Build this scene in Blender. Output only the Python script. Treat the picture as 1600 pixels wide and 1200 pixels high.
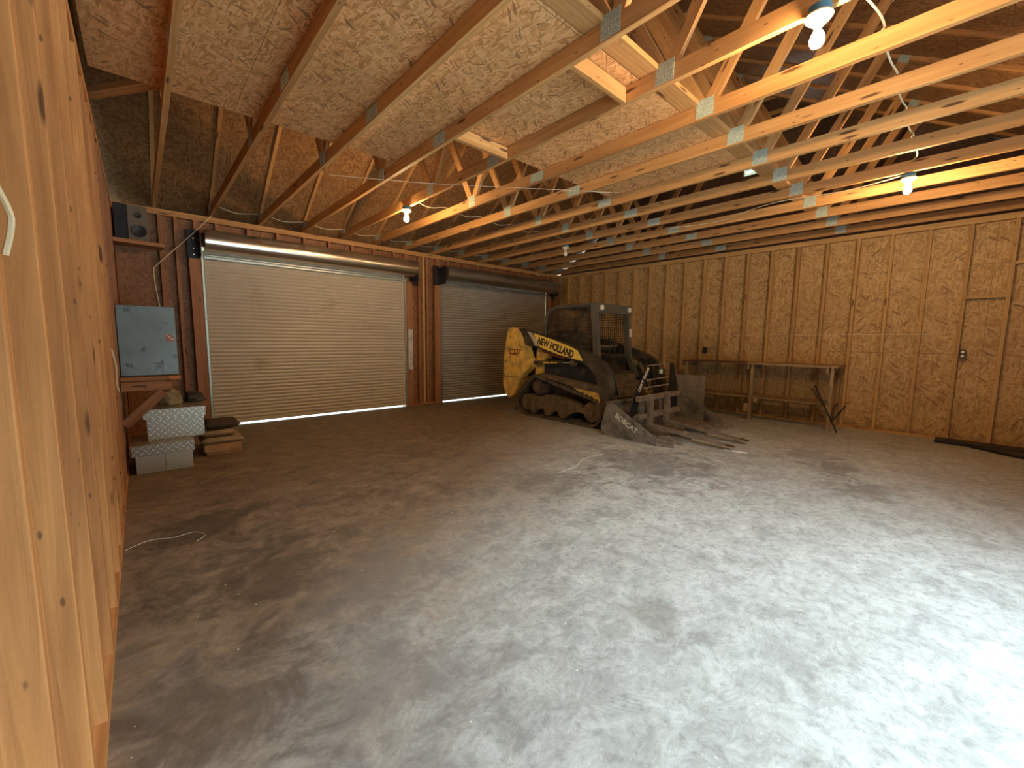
import bpy, bmesh, math, random
from mathutils import Vector, Matrix
random.seed(7)
for o in list(bpy.data.objects): bpy.data.objects.remove(o, do_unlink=True)
SC = bpy.context.scene
COL = SC.collection
PI = math.pi

# ------------------------------------------------------------------ camera
def cam_axes(yaw, pit, roll):
    cy, sy, cp, sp, cr, sr = math.cos(yaw), math.sin(yaw), math.cos(pit), math.sin(pit), math.cos(roll), math.sin(roll)
    f = Vector((sy*cp, cy*cp, sp)); r = Vector((cy, -sy, 0)); u = r.cross(f)
    return r*cr+u*sr, u*cr-r*sr, f
camd = bpy.data.cameras.new('camera'); cam = bpy.data.objects.new('camera', camd); COL.objects.link(cam)
r_, u_, f_ = cam_axes(0.734289, -0.108493, 0.011836)
cam.matrix_world = Matrix(((r_.x, u_.x, -f_.x, -8.4168), (r_.y, u_.y, -f_.y, -7.4649), (r_.z, u_.z, -f_.z, 1.3607), (0, 0, 0, 1)))
camd.sensor_width = 36; camd.lens = 642.54/1600*36; camd.clip_start = 0.02; camd.clip_end = 200
SC.camera = cam
SC.view_settings.view_transform = 'Standard'; SC.view_settings.look = 'None'
SC.view_settings.gamma = 1; SC.view_settings.use_curve_mapping = False
SC.view_settings.exposure = 0.88

# ------------------------------------------------------------------ daylight: overcast sky above a dark tree line
SKY = 16.5
W = bpy.data.worlds.new('world'); SC.world = W; W.use_nodes = True
nt = W.node_tree; nt.nodes.clear()
out = nt.nodes.new('ShaderNodeOutputWorld'); bg = nt.nodes.new('ShaderNodeBackground')
tc = nt.nodes.new('ShaderNodeTexCoord'); sx = nt.nodes.new('ShaderNodeSeparateXYZ'); rp = nt.nodes.new('ShaderNodeValToRGB')
nt.links.new(tc.outputs['Generated'], sx.inputs[0]); nt.links.new(sx.outputs['Z'], rp.inputs[0]); nt.links.new(rp.outputs[0], bg.inputs[0]); nt.links.new(bg.outputs[0], out.inputs[0])
rp.color_ramp.elements[0].position = 0.34; rp.color_ramp.elements[0].color = (.020, .026, .018, 1)
rp.color_ramp.elements[1].position = 0.40; rp.color_ramp.elements[1].color = (.72, .92, 1.0, 1)
e3 = rp.color_ramp.elements.new(0.80); e3.color = (.27, .37, .44, 1)
bg.inputs[1].default_value = SKY
# bay doorways in the front wall that let the daylight in: (x0, x1, head height)
OPEN = [(-7.75, -4.95, 2.75)]
for (xa, xb, hh) in OPEN:
    l = bpy.data.lights.new('daylight_portal', 'AREA'); l.shape = 'RECTANGLE'; l.size = xb-xa; l.size_y = hh
    l.cycles.is_portal = True
    lo = bpy.data.objects.new('daylight_portal', l); COL.objects.link(lo)
    lo.location = ((xa+xb)/2, -9.08, hh/2); lo.rotation_euler = (PI/2, 0, 0)

BULB = 620.0   # emission strength of a lit bulb

# ------------------------------------------------------------------ material helpers
def new_mat(name):
    m = bpy.data.materials.new(name); m.use_nodes = True
    n = m.node_tree; n.nodes.clear()
    o = n.nodes.new('ShaderNodeOutputMaterial'); b = n.nodes.new('ShaderNodeBsdfPrincipled')
    n.links.new(b.outputs[0], o.inputs[0]); return m, n, b
class NB:
    """tiny node builder"""
    def __init__(s, nt): s.nt = nt
    def n(s, t, **k):
        x = s.nt.nodes.new(t)
        for a, v in k.items(): setattr(x, a, v)
        return x
    def l(s, a, b): s.nt.links.new(a, b)
    def coord(s, kind='Object'):
        return s.n('ShaderNodeTexCoord').outputs[kind]
    def mapping(s, v, scale=(1,1,1), loc=(0,0,0), rot=(0,0,0)):
        m = s.n('ShaderNodeMapping'); s.l(v, m.inputs[0])
        m.inputs['Scale'].default_value = scale; m.inputs['Location'].default_value = loc; m.inputs['Rotation'].default_value = rot
        return m.outputs[0]
    def noise(s, v, scale=5, detail=3, rough=.5, dist=0):
        m = s.n('ShaderNodeTexNoise'); s.l(v, m.inputs['Vector']); m.inputs['Scale'].default_value = scale
        m.inputs['Detail'].default_value = detail; m.inputs['Roughness'].default_value = rough; m.inputs['Distortion'].default_value = dist
        return m.outputs['Fac']
    def vor(s, v, scale=5, out='Color', feature='F1', rnd=1):
        m = s.n('ShaderNodeTexVoronoi', feature=feature); s.l(v, m.inputs['Vector']); m.inputs['Scale'].default_value = scale
        m.inputs['Randomness'].default_value = rnd
        return m.outputs[out]
    def ramp(s, f, stops, interp='LINEAR'):
        m = s.n('ShaderNodeValToRGB'); s.l(f, m.inputs[0]); cr = m.color_ramp; cr.interpolation = interp
        while len(cr.elements) < len(stops): cr.elements.new(.5)
        for e, (p, c) in zip(cr.elements, stops):
            e.position = p; e.color = (*c, 1) if len(c) == 3 else c
        return m.outputs[0]
    def mix(s, f, a, b, mode='MIX'):
        m = s.n('ShaderNodeMix', data_type='RGBA', blend_type=mode)
        for val, k in ((f, 0), (a, 6), (b, 7)):
            if isinstance(val, (int, float)): m.inputs[k].default_value = val
            elif isinstance(val, tuple): m.inputs[k].default_value = (*val, 1) if len(val) == 3 else val
            else: s.l(val, m.inputs[k])
        return m.outputs[2]
    def math(s, op, a, b=0, c=0):
        m = s.n('ShaderNodeMath', operation=op)
        for i, val in enumerate((a, b, c)):
            if isinstance(val, (int, float)): m.inputs[i].default_value = val
            else: s.l(val, m.inputs[i])
        return m.outputs[0]
    def bump(s, h, bsdf, strength=.3, dist=.01):
        m = s.n('ShaderNodeBump'); s.l(h, m.inputs['Height']); m.inputs['Strength'].default_value = strength; m.inputs['Distance'].default_value = dist
        s.l(m.outputs[0], bsdf.inputs['Normal'])
    def rand(s): return s.n('ShaderNodeObjectInfo').outputs['Random']

def m_plain(name, col, rough=.6, metal=0, var=.25, scale=8, bump=0, dirt=None, dirt_amt=.5, dscale=3):
    m, nt, b = new_mat(name); q = NB(nt); c = q.coord()
    f = q.noise(c, scale, 5, .6)
    lo = tuple(x*(1-var) for x in col); hi = tuple(min(1, x*(1+var)) for x in col)
    k = q.ramp(f, [(.3, lo), (.7, hi)])
    if dirt:
        d = q.noise(q.mapping(c, loc=(3, 7, 1)), dscale, 6, .65)
        k = q.mix(q.ramp(d, [(.62-dirt_amt*.35, (0,0,0)), (.75-dirt_amt*.2, (1,1,1))]), k, dirt)
    q.l(k, b.inputs['Base Color']); b.inputs['Roughness'].default_value = rough; b.inputs['Metallic'].default_value = metal
    if bump: q.bump(q.noise(c, scale*6, 4, .6), b, bump, .004)
    return m

def m_wood(name, a, b_, knot=(.13,.055,.02), bump=.25, sat=1):
    """sawn lumber, grain runs along the board's own X axis"""
    m, nt, b = new_mat(name); q = NB(nt)
    r = q.rand(); off = q.n('ShaderNodeCombineXYZ'); q.l(q.math('MULTIPLY', r, 37), off.inputs[0]); q.l(q.math('MULTIPLY', r, 11), off.inputs[2])
    add = q.n('ShaderNodeVectorMath', operation='ADD'); q.l(q.coord(), add.inputs[0]); q.l(off.outputs[0], add.inputs[1]); v = add.outputs[0]
    g = q.noise(q.mapping(v, (.55, 11, 11)), 2.2, 6, .55, 1.2)
    ring = q.n('ShaderNodeTexWave', wave_type='BANDS', bands_direction='Y'); q.l(q.mapping(v, (.12, 1, 1.3)), ring.inputs[0])
    ring.inputs['Scale'].default_value = 9; ring.inputs['Distortion'].default_value = 9; ring.inputs['Detail'].default_value = 2; ring.inputs['Detail Scale'].default_value = .7
    f = q.math('ADD', q.math('MULTIPLY', g, .8), q.math('MULTIPLY', ring.outputs['Fac'], .2))
    c = q.ramp(f, [(.25, b_), (.5, tuple((x+y)/2 for x, y in zip(a, b_))), (.72, a)])
    tint = q.ramp(r, [(0, (.80, .74, .70)), (.5, (.97, .95, .93)), (1, (1.08, 1.08, 1.06))])
    c = q.mix(1.0, c, tint, 'MULTIPLY')
    kn = q.vor(q.mapping(v, (1.6, 9, 9)), 1.35, 'Distance')
    kd = q.ramp(kn, [(.10, (1,1,1)), (.17, (0,0,0))])
    c = q.mix(kd, c, knot)
    mk = q.vor(q.mapping(v, (5, 14, 14), (4, 2, 1)), 1.5, 'Distance'); c = q.mix(q.ramp(mk, [(.07, (.8,.8,.8)), (.12, (0,0,0))]), c, knot)
    dent = q.noise(q.mapping(v, (1, 1, 1), (2, 5, 3)), 9, 3, .55)
    blot = q.noise(q.mapping(v, (1, 3, 3)), 1.7, 4, .6)
    c = q.mix(q.ramp(blot, [(.60, (0,0,0)), (.80, (.45,.45,.45))]), c, tuple(x*.45 for x in b_))
    q.l(c, b.inputs['Base Color']); b.inputs['Roughness'].default_value = .62
    q.bump(q.math('ADD', g, q.math('MULTIPLY', dent, 1.2)), b, bump, .006)
    return m

def m_osb(name, plane, light, mid, dark, seam=None, grey=0, big=1.0, base_dirt=None, chip=(.19,.085,.035)):
    """oriented strand board: overlapping stretched flakes in three directions"""
    m, nt, b = new_mat(name); q = NB(nt); c = q.coord()
    s = q.n('ShaderNodeSeparateXYZ'); q.l(c, s.inputs[0]); cb = q.n('ShaderNodeCombineXYZ')
    q.l(s.outputs['XYZ'.index(plane[0])], cb.inputs[0]); q.l(s.outputs['XYZ'.index(plane[1])], cb.inputs[1])
    v0 = cb.outputs[0]
    nz = q.n('ShaderNodeTexNoise'); q.l(v0, nz.inputs['Vector']); nz.inputs['Scale'].default_value = 6; nz.inputs['Detail'].default_value = 2
    av = q.n('ShaderNodeVectorMath', operation='SCALE'); q.l(nz.outputs['Color'], av.inputs[0]); av.inputs['Scale'].default_value = .05
    ad = q.n('ShaderNodeVectorMath', operation='ADD'); q.l(v0, ad.inputs[0]); q.l(av.outputs[0], ad.inputs[1]); v = ad.outputs[0]
    lay = []; hs = []
    for i, (ang, sxx, syy) in enumerate(((.12, 11, 62), (.85, 12, 66), (-.62, 11, 60), (1.45, 14, 70))):
        col = q.vor(q.mapping(q.mapping(v, (1, 1, 1), (0, 0, 0), (0, 0, ang)), (sxx/big, syy/big, 1), (i*3.1, i*1.7, 0)), 1, 'Color')
        sp = q.n('ShaderNodeSeparateColor'); q.l(col, sp.inputs[0]); lay.append(sp)
    f = lay[0].outputs[0]; pick = lay[0].outputs[1]
    for i in (1, 2, 3):
        g = q.math('GREATER_THAN', lay[i].outputs[1], .60)
        mx = q.n('ShaderNodeMix', data_type='FLOAT'); q.l(g, mx.inputs[0]); q.l(f, mx.inputs[2]); q.l(lay[i].outputs[0], mx.inputs[3]); f = mx.outputs[0]
    fine = q.noise(q.mapping(v, (30, 160, 1)), 1, 3, .6)
    ff = q.math('ADD', q.math('MULTIPLY', f, .75), q.math('MULTIPLY', fine, .25))
    k = q.ramp(ff, [(.12, dark), (.45, mid), (.80, light)])
    ch = q.math('GREATER_THAN', lay[2].outputs[2], .984)
    ch2 = q.math('GREATER_THAN', lay[1].outputs[2], .992)
    k = q.mix(q.math('MULTIPLY', q.math('MAXIMUM', ch, ch2), .7), k, chip)
    big_n = q.noise(v0, .9, 4, .6)
    k = q.mix(q.ramp(big_n, [(.35, (.0,.0,.0)), (.75, (.35,.35,.35))]), k, tuple(x*.6 for x in mid))
    if seam:   # sheet joints: (size u, size v, offset u, offset v)
        for ax, sz, of in ((0, seam[0], seam[2]), (1, seam[1], seam[3])):
            sv = q.n('ShaderNodeSeparateXYZ'); q.l(v0, sv.inputs[0])
            t = q.math('FRACT', q.math('DIVIDE', q.math('ADD', sv.outputs[ax], of), sz))
            k = q.mix(q.math('MULTIPLY', q.math('LESS_THAN', t, .004/sz), .75), k, (.05,.025,.012))
    if base_dirt:   # dirt splashed up from the slab
        nn = q.math('ADD', s.outputs[2], q.math('MULTIPLY', q.noise(v0, 9, 4, .7), .22))
        k = q.mix(q.ramp(nn, [(.06, (.75,.75,.75)), (.24, (0,0,0))]), k, base_dirt)
    q.l(k, b.inputs['Base Color']); b.inputs['Roughness'].default_value = .55
    q.bump(f, b, .18, .003)
    return m

def m_concrete():
    m, nt, b = new_mat('concrete_slab'); q = NB(nt); c = q.coord()
    n1 = q.noise(c, .55, 5, .62, .6); n2 = q.noise(q.mapping(c, loc=(5, 2, 0)), 4.2, 9, .72, .6); n3 = q.noise(c, 22, 5, .7)
    warp = q.noise(q.mapping(c, (1, 1.3, 1), rot=(0, 0, .6)), 6.5, 10, .78, .7)
    k = q.ramp(n1, [(.30, (.36, .355, .33)), (.50, (.45, .45, .425)), (.70, (.56, .57, .55))])
    k = q.mix(q.ramp(n2, [(.36, (.8,.8,.8)), (.58, (0,0,0))]), k, (.26, .258, .25))
    k = q.mix(q.ramp(warp, [(.44, (.0,.0,.0)), (.64, (.6,.6,.6))]), k, (.66, .67, .65))
    k = q.mix(q.ramp(n3, [(.33, (.6,.6,.6)), (.50, (0,0,0))]), k, (.22, .215, .20))
    fleck = q.noise(c, 60, 3, .6); k = q.mix(q.ramp(fleck, [(.62, (0,0,0)), (.72, (.5,.5,.5))]), k, (.72, .72, .69))
    # mottled brown tone blended in towards the back and left of the slab, ragged edge
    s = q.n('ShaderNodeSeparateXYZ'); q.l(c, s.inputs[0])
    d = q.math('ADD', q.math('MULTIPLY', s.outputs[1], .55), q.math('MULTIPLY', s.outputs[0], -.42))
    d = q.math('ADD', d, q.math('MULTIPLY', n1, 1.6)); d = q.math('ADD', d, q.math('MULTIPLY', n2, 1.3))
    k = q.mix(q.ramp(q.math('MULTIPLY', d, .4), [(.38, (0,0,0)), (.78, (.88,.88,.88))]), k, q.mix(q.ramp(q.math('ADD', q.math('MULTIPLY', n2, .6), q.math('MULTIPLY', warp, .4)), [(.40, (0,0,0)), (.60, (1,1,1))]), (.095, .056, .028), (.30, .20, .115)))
    # oil and damp stains
    st = q.noise(q.mapping(c, (1, 1.6, 1), (2.3, 9.1, 0), (0, 0, .9)), 1.25, 5, .62, 1.1)
    k = q.mix(q.ramp(st, [(.60, (0,0,0)), (.76, (.45,.45,.45))]), k, (.17, .15, .13))
    st2 = q.noise(q.mapping(c, (1, 2.8, 1), (8.3, 1.1, 0), (0, 0, -.5)), 3.1, 6, .7, .8)
    k = q.mix(q.ramp(st2, [(.60, (0,0,0)), (.76, (.45,.45,.45))]), k, (.17, .15, .13))
    # single stains with their own ragged outline
    for (ax, ay, rr, am, colr) in ((-7.78, -6.05, .42, .8, (.20, .18, .165)), (-7.50, -5.25, .50, .75, (.20, .17, .15)), (-8.12, -3.90, .42, .7, (.06, .04, .025)), (-7.95, -4.85, .45, .7, (.09, .06, .04)), (-8.28, -5.75, .40, .8, (.11, .07, .045)),
                               (-4.35, -5.15, .85, .65, (.15, .14, .13)), (-5.55, -4.9, .5, .5, (.12, .09, .06)), (-3.55, -6.95, .36, .7, (.17, .155, .14)), (-2.9, -6.55, .34, .65, (.15, .13, .11)), (-6.38, -7.02, .17, .6, (.25, .24, .23)), (-6.62, -6.5, .20, .6, (.22, .20, .17)), (-2.4, -6.3, .4, .5, (.16, .14, .12))):
        dd = q.n('ShaderNodeVectorMath', operation='DISTANCE'); q.l(c, dd.inputs[0]); dd.inputs[1].default_value = (ax, ay, 0)
        e = q.math('ADD', q.math('DIVIDE', dd.outputs['Value'], rr), q.math('MULTIPLY', q.math('SUBTRACT', n2, .5), 3.4))
        k = q.mix(q.ramp(e, [(.30, (am*.8, am*.8, am*.8)), (1.0, (0, 0, 0))]), k, colr)
    # trowel arcs
    for (ax, ay, rr) in ((-6.6, -6.4, 1.0), (-7.2, -6.9, 1.3)):
        wv = q.n('ShaderNodeTexWave', wave_type='RINGS', rings_direction='Z'); q.l(q.mapping(c, loc=(-ax, -ay, 0)), wv.inputs[0])
        wv.inputs['Scale'].default_value = 16; wv.inputs['Distortion'].default_value = 3; wv.inputs['Detail'].default_value = 3
        dd = q.n('ShaderNodeVectorMath', operation='DISTANCE'); q.l(c, dd.inputs[0]); dd.inputs[1].default_value = (ax, ay, 0)
        msk = q.math('MULTIPLY', q.ramp(dd.outputs['Value'], [(.45*rr, (0,0,0)), (.62*rr, (1,1,1)), (.8*rr, (0,0,0))]) , q.ramp(n2, [(.45, (0,0,0)), (.6, (.3,.3,.3))]))
        k = q.mix(q.math('MULTIPLY', msk, q.ramp(wv.outputs['Fac'], [(.55, (0,0,0)), (.7, (1,1,1))])), k, (.24, .235, .22))
    # chips of lime
    sp = q.vor(c, 7, 'Distance'); k = q.mix(q.ramp(sp, [(.018, (1,1,1)), (.03, (0,0,0))]), k, (.85, .85, .80))
    q.l(k, b.inputs['Base Color'])
    q.l(q.ramp(n2, [(.3, (.42,.42,.42)), (.7, (.75,.75,.75))]), b.inputs['Roughness'])
    q.bump(q.math('ADD', q.math('MULTIPLY', n3, .5), warp), b, .22, .01)
    return m

PINE = m_wood('pine_lumber', (.72, .42, .17), (.50, .25, .085))
PINE_GOLD = m_wood('golden_pine_lumber', (.66, .43, .19), (.45, .265, .10))
PINE_RED = m_wood('red_brown_lumber', (.46, .215, .10), (.28, .115, .05))
PINE_WALL = m_wood('stud_pine', (.72, .345, .12), (.42, .17, .055), bump=.5)
PINE_OLD = m_wood('weathered_pine', (.42, .30, .17), (.26, .175, .09))
BROWN_BOARD = m_wood('dark_bench_board', (.17, .085, .04), (.09, .045, .022))
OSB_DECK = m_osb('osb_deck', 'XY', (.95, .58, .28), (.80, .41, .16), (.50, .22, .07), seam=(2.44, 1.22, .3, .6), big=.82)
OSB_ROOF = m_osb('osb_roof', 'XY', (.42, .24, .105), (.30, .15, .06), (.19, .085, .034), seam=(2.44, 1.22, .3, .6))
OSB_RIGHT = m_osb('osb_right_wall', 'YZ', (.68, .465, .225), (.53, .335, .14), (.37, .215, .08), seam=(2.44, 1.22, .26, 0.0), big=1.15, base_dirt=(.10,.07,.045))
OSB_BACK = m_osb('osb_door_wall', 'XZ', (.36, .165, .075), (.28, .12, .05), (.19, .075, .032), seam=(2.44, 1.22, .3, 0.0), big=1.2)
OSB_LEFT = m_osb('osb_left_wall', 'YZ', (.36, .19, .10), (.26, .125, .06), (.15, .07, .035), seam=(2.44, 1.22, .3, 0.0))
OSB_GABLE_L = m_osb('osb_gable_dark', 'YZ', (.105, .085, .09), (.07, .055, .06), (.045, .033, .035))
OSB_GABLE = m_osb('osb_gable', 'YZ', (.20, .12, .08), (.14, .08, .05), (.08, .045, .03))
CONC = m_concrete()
GROUND = m_plain('pale_gravel', (.46, .44, .40), .9, var=.2, scale=4)
GALV = m_plain('galvanised_steel', (.52, .56, .55), .45, .85, var=.25, scale=60)
PLATE = m_plain('truss_plate_steel', (.50, .60, .54), .5, .2, var=.5, scale=120)
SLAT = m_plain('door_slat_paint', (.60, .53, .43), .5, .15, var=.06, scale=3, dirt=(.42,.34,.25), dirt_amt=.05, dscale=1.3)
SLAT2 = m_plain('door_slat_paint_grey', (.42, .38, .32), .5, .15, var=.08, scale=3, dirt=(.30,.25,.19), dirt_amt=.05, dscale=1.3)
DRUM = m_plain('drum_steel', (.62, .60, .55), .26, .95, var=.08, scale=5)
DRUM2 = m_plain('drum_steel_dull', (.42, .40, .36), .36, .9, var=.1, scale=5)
BLACKM = m_plain('black_steel', (.022, .022, .028), .45, .3, var=.3)
YEL = m_plain('machine_yellow', (.86, .56, .12), .42, 0, var=.08, scale=5, dirt=(.34,.22,.09), dirt_amt=.45, dscale=7)
YEL_CLEAN = m_plain('decal_yellow', (.92, .68, .13), .45, 0, var=.04)
MBLK = m_plain('machine_black', (.040, .035, .029), .5, .1, var=.3, scale=6, dirt=(.13,.095,.06), dirt_amt=.5, dscale=4)
MBLUE = m_plain('machine_blue_black', (.020, .026, .034), .4, .1, var=.3, scale=6, dirt=(.10,.08,.055), dirt_amt=.25, dscale=4)
CABG = m_plain('cab_grey', (.105, .105, .088), .5, .2, var=.2, scale=6, dirt=(.16,.12,.08), dirt_amt=.4)
RUBBER = m_plain('track_rubber', (.055, .047, .038), .8, 0, var=.35, scale=10, dirt=(.15,.11,.07), dirt_amt=.6, dscale=6, bump=.3)
MUD = m_plain('muddy_steel', (.17, .12, .075), .75, .1, var=.35, scale=9, dirt=(.07,.055,.04), dirt_amt=.4, dscale=8, bump=.3)
RUST = m_plain('rusty_steel', (.32, .265, .215), .6, .4, var=.35, scale=12, dirt=(.22,.17,.14), dirt_amt=.4, dscale=10, bump=.25)
WORN = m_plain('worn_bucket_steel', (.30, .275, .24), .42, .35, var=.25, scale=5, dirt=(.12,.10,.08), dirt_amt=.5, dscale=6, bump=.15)
BRIGHT = m_plain('polished_steel', (.8, .78, .74), .2, 1, var=.05)
REDP = m_plain('dull_red_paint', (.22, .035, .02), .5, 0, var=.2)
WHITE = m_plain('white_plastic', (.82, .80, .74), .4, 0, var=.04)
DIRTYW = m_plain('chalky_white_paint', (.62, .60, .54), .7, 0, var=.15, scale=20, dirt=(.38,.33,.27), dirt_amt=.4, dscale=9)
CREAM = m_plain('porcelain', (.80, .78, .66), .3, 0, var=.03)
BLUEB = m_plain('blue_junction_box', (.07, .20, .30), .5, 0, var=.1)
CABLE = m_plain('cream_cable', (.76, .66, .45), .5, 0, var=.08)
STRING = m_plain('pale_string', (.75, .68, .55), .7, 0, var=.1)
TEXTB = m_plain('black_lettering', (.015, .015, .015), .5, 0, var=0)
TEXTW = m_plain('white_lettering', (.75, .72, .64), .6, 0, var=.1, scale=30)
TEXTR = m_plain('dark_red_lettering', (.22, .03, .015), .5, 0, var=0)
SILV = m_plain('silver_decal', (.50, .48, .42), .5, 0, var=.1)
TAN = m_plain('tan_vinyl', (.30, .20, .11), .6, 0, var=.2)
DARKRUB = m_plain('dark_cushion', (.075, .05, .035), .8, 0, var=.3, bump=.3)
SACK = m_plain('dusty_sack', (.36, .26, .17), .8, 0, var=.3, scale=12, bump=.4)
CARD = m_plain('cardboard', (.46, .28, .16), .8, 0, var=.15)
TARP = m_plain('olive_tarp', (.27, .21, .13), .8, 0, var=.45, scale=14, bump=.5)
TARPD = m_plain('dark_tarp', (.06, .05, .045), .7, 0, var=.4, scale=14, bump=.5)
CABINET = m_plain('blue_grey_steel', (.20, .245, .27), .42, .35, var=.2, scale=2.5, dirt=(.05,.05,.055), dirt_amt=.12, dscale=9)
SPKG = m_plain('speaker_grey', (.16, .125, .10), .6, 0, var=.1)
SPKC = m_plain('speaker_cone', (.02, .022, .028), .5, 0, var=.1)
ALU = None
def m_diamond():
    m, nt, b = new_mat('diamond_plate'); q = NB(nt); c = q.coord()
    s = q.n('ShaderNodeSeparateXYZ'); q.l(c, s.inputs[0])
    u = q.math('ADD', s.outputs[0], s.outputs[1]); w = s.outputs[2]
    a = q.math('MULTIPLY', q.math('ADD', u, w), 17); bb = q.math('MULTIPLY', q.math('SUBTRACT', w, u), 17)
    par = q.math('FRACT', q.math('MULTIPLY', q.math('ADD', q.math('FLOOR', a), q.math('FLOOR', bb)), .5))
    fx = q.math('SUBTRACT', q.math('FRACT', a), .5); fy = q.math('SUBTRACT', q.math('FRACT', bb), .5)
    def bars(sg):
        x, y = (fx, fy) if sg > 0 else (fy, fx)
        ck = q.math('ADD', q.math('POWER', q.math('MULTIPLY', q.math('ABSOLUTE', x), 1.0), 2), q.math('POWER', q.math('MULTIPLY', q.math('ABSOLUTE', y), 3.6), 2))
        g = q.math('LESS_THAN', par, .25) if sg > 0 else q.math('GREATER_THAN', par, .25)
        return q.math('MULTIPLY', q.ramp(ck, [(.16, (1,1,1)), (.28, (0,0,0))]), g)
    h = q.math('MAXIMUM', bars(1), bars(-1))
    q.l(q.mix(h, (.40, .37, .335), (.92, .88, .82)), b.inputs['Base Color'])  # highlights on the raised diamonds are put into the colour: pale bars, darker base
    b.inputs['Metallic'].default_value = .75; b.inputs['Roughness'].default_value = .36
    q.bump(h, b, .6, .004); return m
DIAM = m_diamond()
ALUM = m_plain('plain_aluminium', (.55, .52, .48), .42, .7, var=.08, scale=4)
MESH = None
def m_glassy():
    m, nt, b = new_mat('cloudy_plastic'); q = NB(nt)
    t = nt.nodes.new('ShaderNodeBsdfTransparent'); mx = nt.nodes.new('ShaderNodeMixShader'); o = [n for n in nt.nodes if n.type == 'OUTPUT_MATERIAL'][0]
    b.inputs['Base Color'].default_value = (.55, .50, .43, 1); b.inputs['Roughness'].default_value = .4
    mx.inputs[0].default_value = .33; nt.links.new(t.outputs[0], mx.inputs[1]); nt.links.new(b.outputs[0], mx.inputs[2]); nt.links.new(mx.outputs[0], o.inputs[0]); return m
PLASTIC = m_glassy()
def m_emit(name, col, st):
    m, nt, b = new_mat(name); b.inputs['Base Color'].default_value = (.9, .85, .75, 1)
    b.inputs['Emission Color'].default_value = (*col, 1); b.inputs['Emission Strength'].default_value = st; return m
LIT = m_emit('lit_bulb', (1.0, .64, .29), BULB)

# ------------------------------------------------------------------ object helpers
def link(name, me, mat, parent=None, world=None):
    o = bpy.data.objects.new(name, me); COL.objects.link(o)
    if mat and not me.materials: me.materials.append(mat)
    if parent: o.parent = parent
    if world is not None:
        base = parent_off(parent)
        o.matrix_basis = Matrix.Translation(-base) @ world
    return o
def parent_off(p):
    v = Vector((0, 0, 0))
    while p: v += p.location; p = p.parent
    return v
def tag(o, label=None, cat=None, group=None, kind=None):
    if label: o['label'] = label
    if cat: o['category'] = cat
    if group: o['group'] = group
    if kind: o['kind'] = kind
    return o
def empty(name, loc, label=None, cat=None, group=None, kind=None):
    o = bpy.data.objects.new(name, None); COL.objects.link(o); o.location = loc; o.empty_display_size = .1
    return tag(o, label, cat, group, kind)
BOXC = {}
def box_mesh(l, w, h, mat, bev=0):
    k = (round(l, 4), round(w, 4), round(h, 4), mat.name, bev)
    if k in BOXC: return BOXC[k]
    bm = bmesh.new(); bmesh.ops.create_cube(bm, size=1); bmesh.ops.scale(bm, vec=(l, w, h), verts=bm.verts)
    if bev: bmesh.ops.bevel(bm, geom=list(bm.edges), offset=min(bev, min(l, w, h)*.4), segments=2, affect='EDGES', profile=.6)
    me = bpy.data.meshes.new('board'); bm.to_mesh(me); bm.free(); me.materials.append(mat); BOXC[k] = me; return me
def board(name, p0, p1, w, h, mat, parent=None, up=(0, 0, 1), bev=0):
    """a stick from p0 to p1; h measured along 'up', w across; local X is the length"""
    p0, p1 = Vector(p0), Vector(p1); d = p1-p0; L = d.length; x = d.normalized(); u = Vector(up)
    z = (u-u.dot(x)*x)
    z = Vector((0, 1, 0)) if z.length < 1e-4 else z.normalized()
    y = z.cross(x)
    M = Matrix(((x.x, y.x, z.x, 0), (x.y, y.y, z.y, 0), (x.z, y.z, z.z, 0), (0, 0, 0, 1))); M.translation = (p0+p1)/2
    return link(name, box_mesh(L, w, h, mat, bev), mat, parent, M)
def box(name, a, b, mat, parent=None, bev=0, own=False):
    a, b = Vector(a), Vector(b); s = b-a
    me = box_mesh(abs(s.x), abs(s.y), abs(s.z), mat, bev)
    return link(name, me, mat, parent, Matrix.Translation((a+b)/2))
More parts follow.
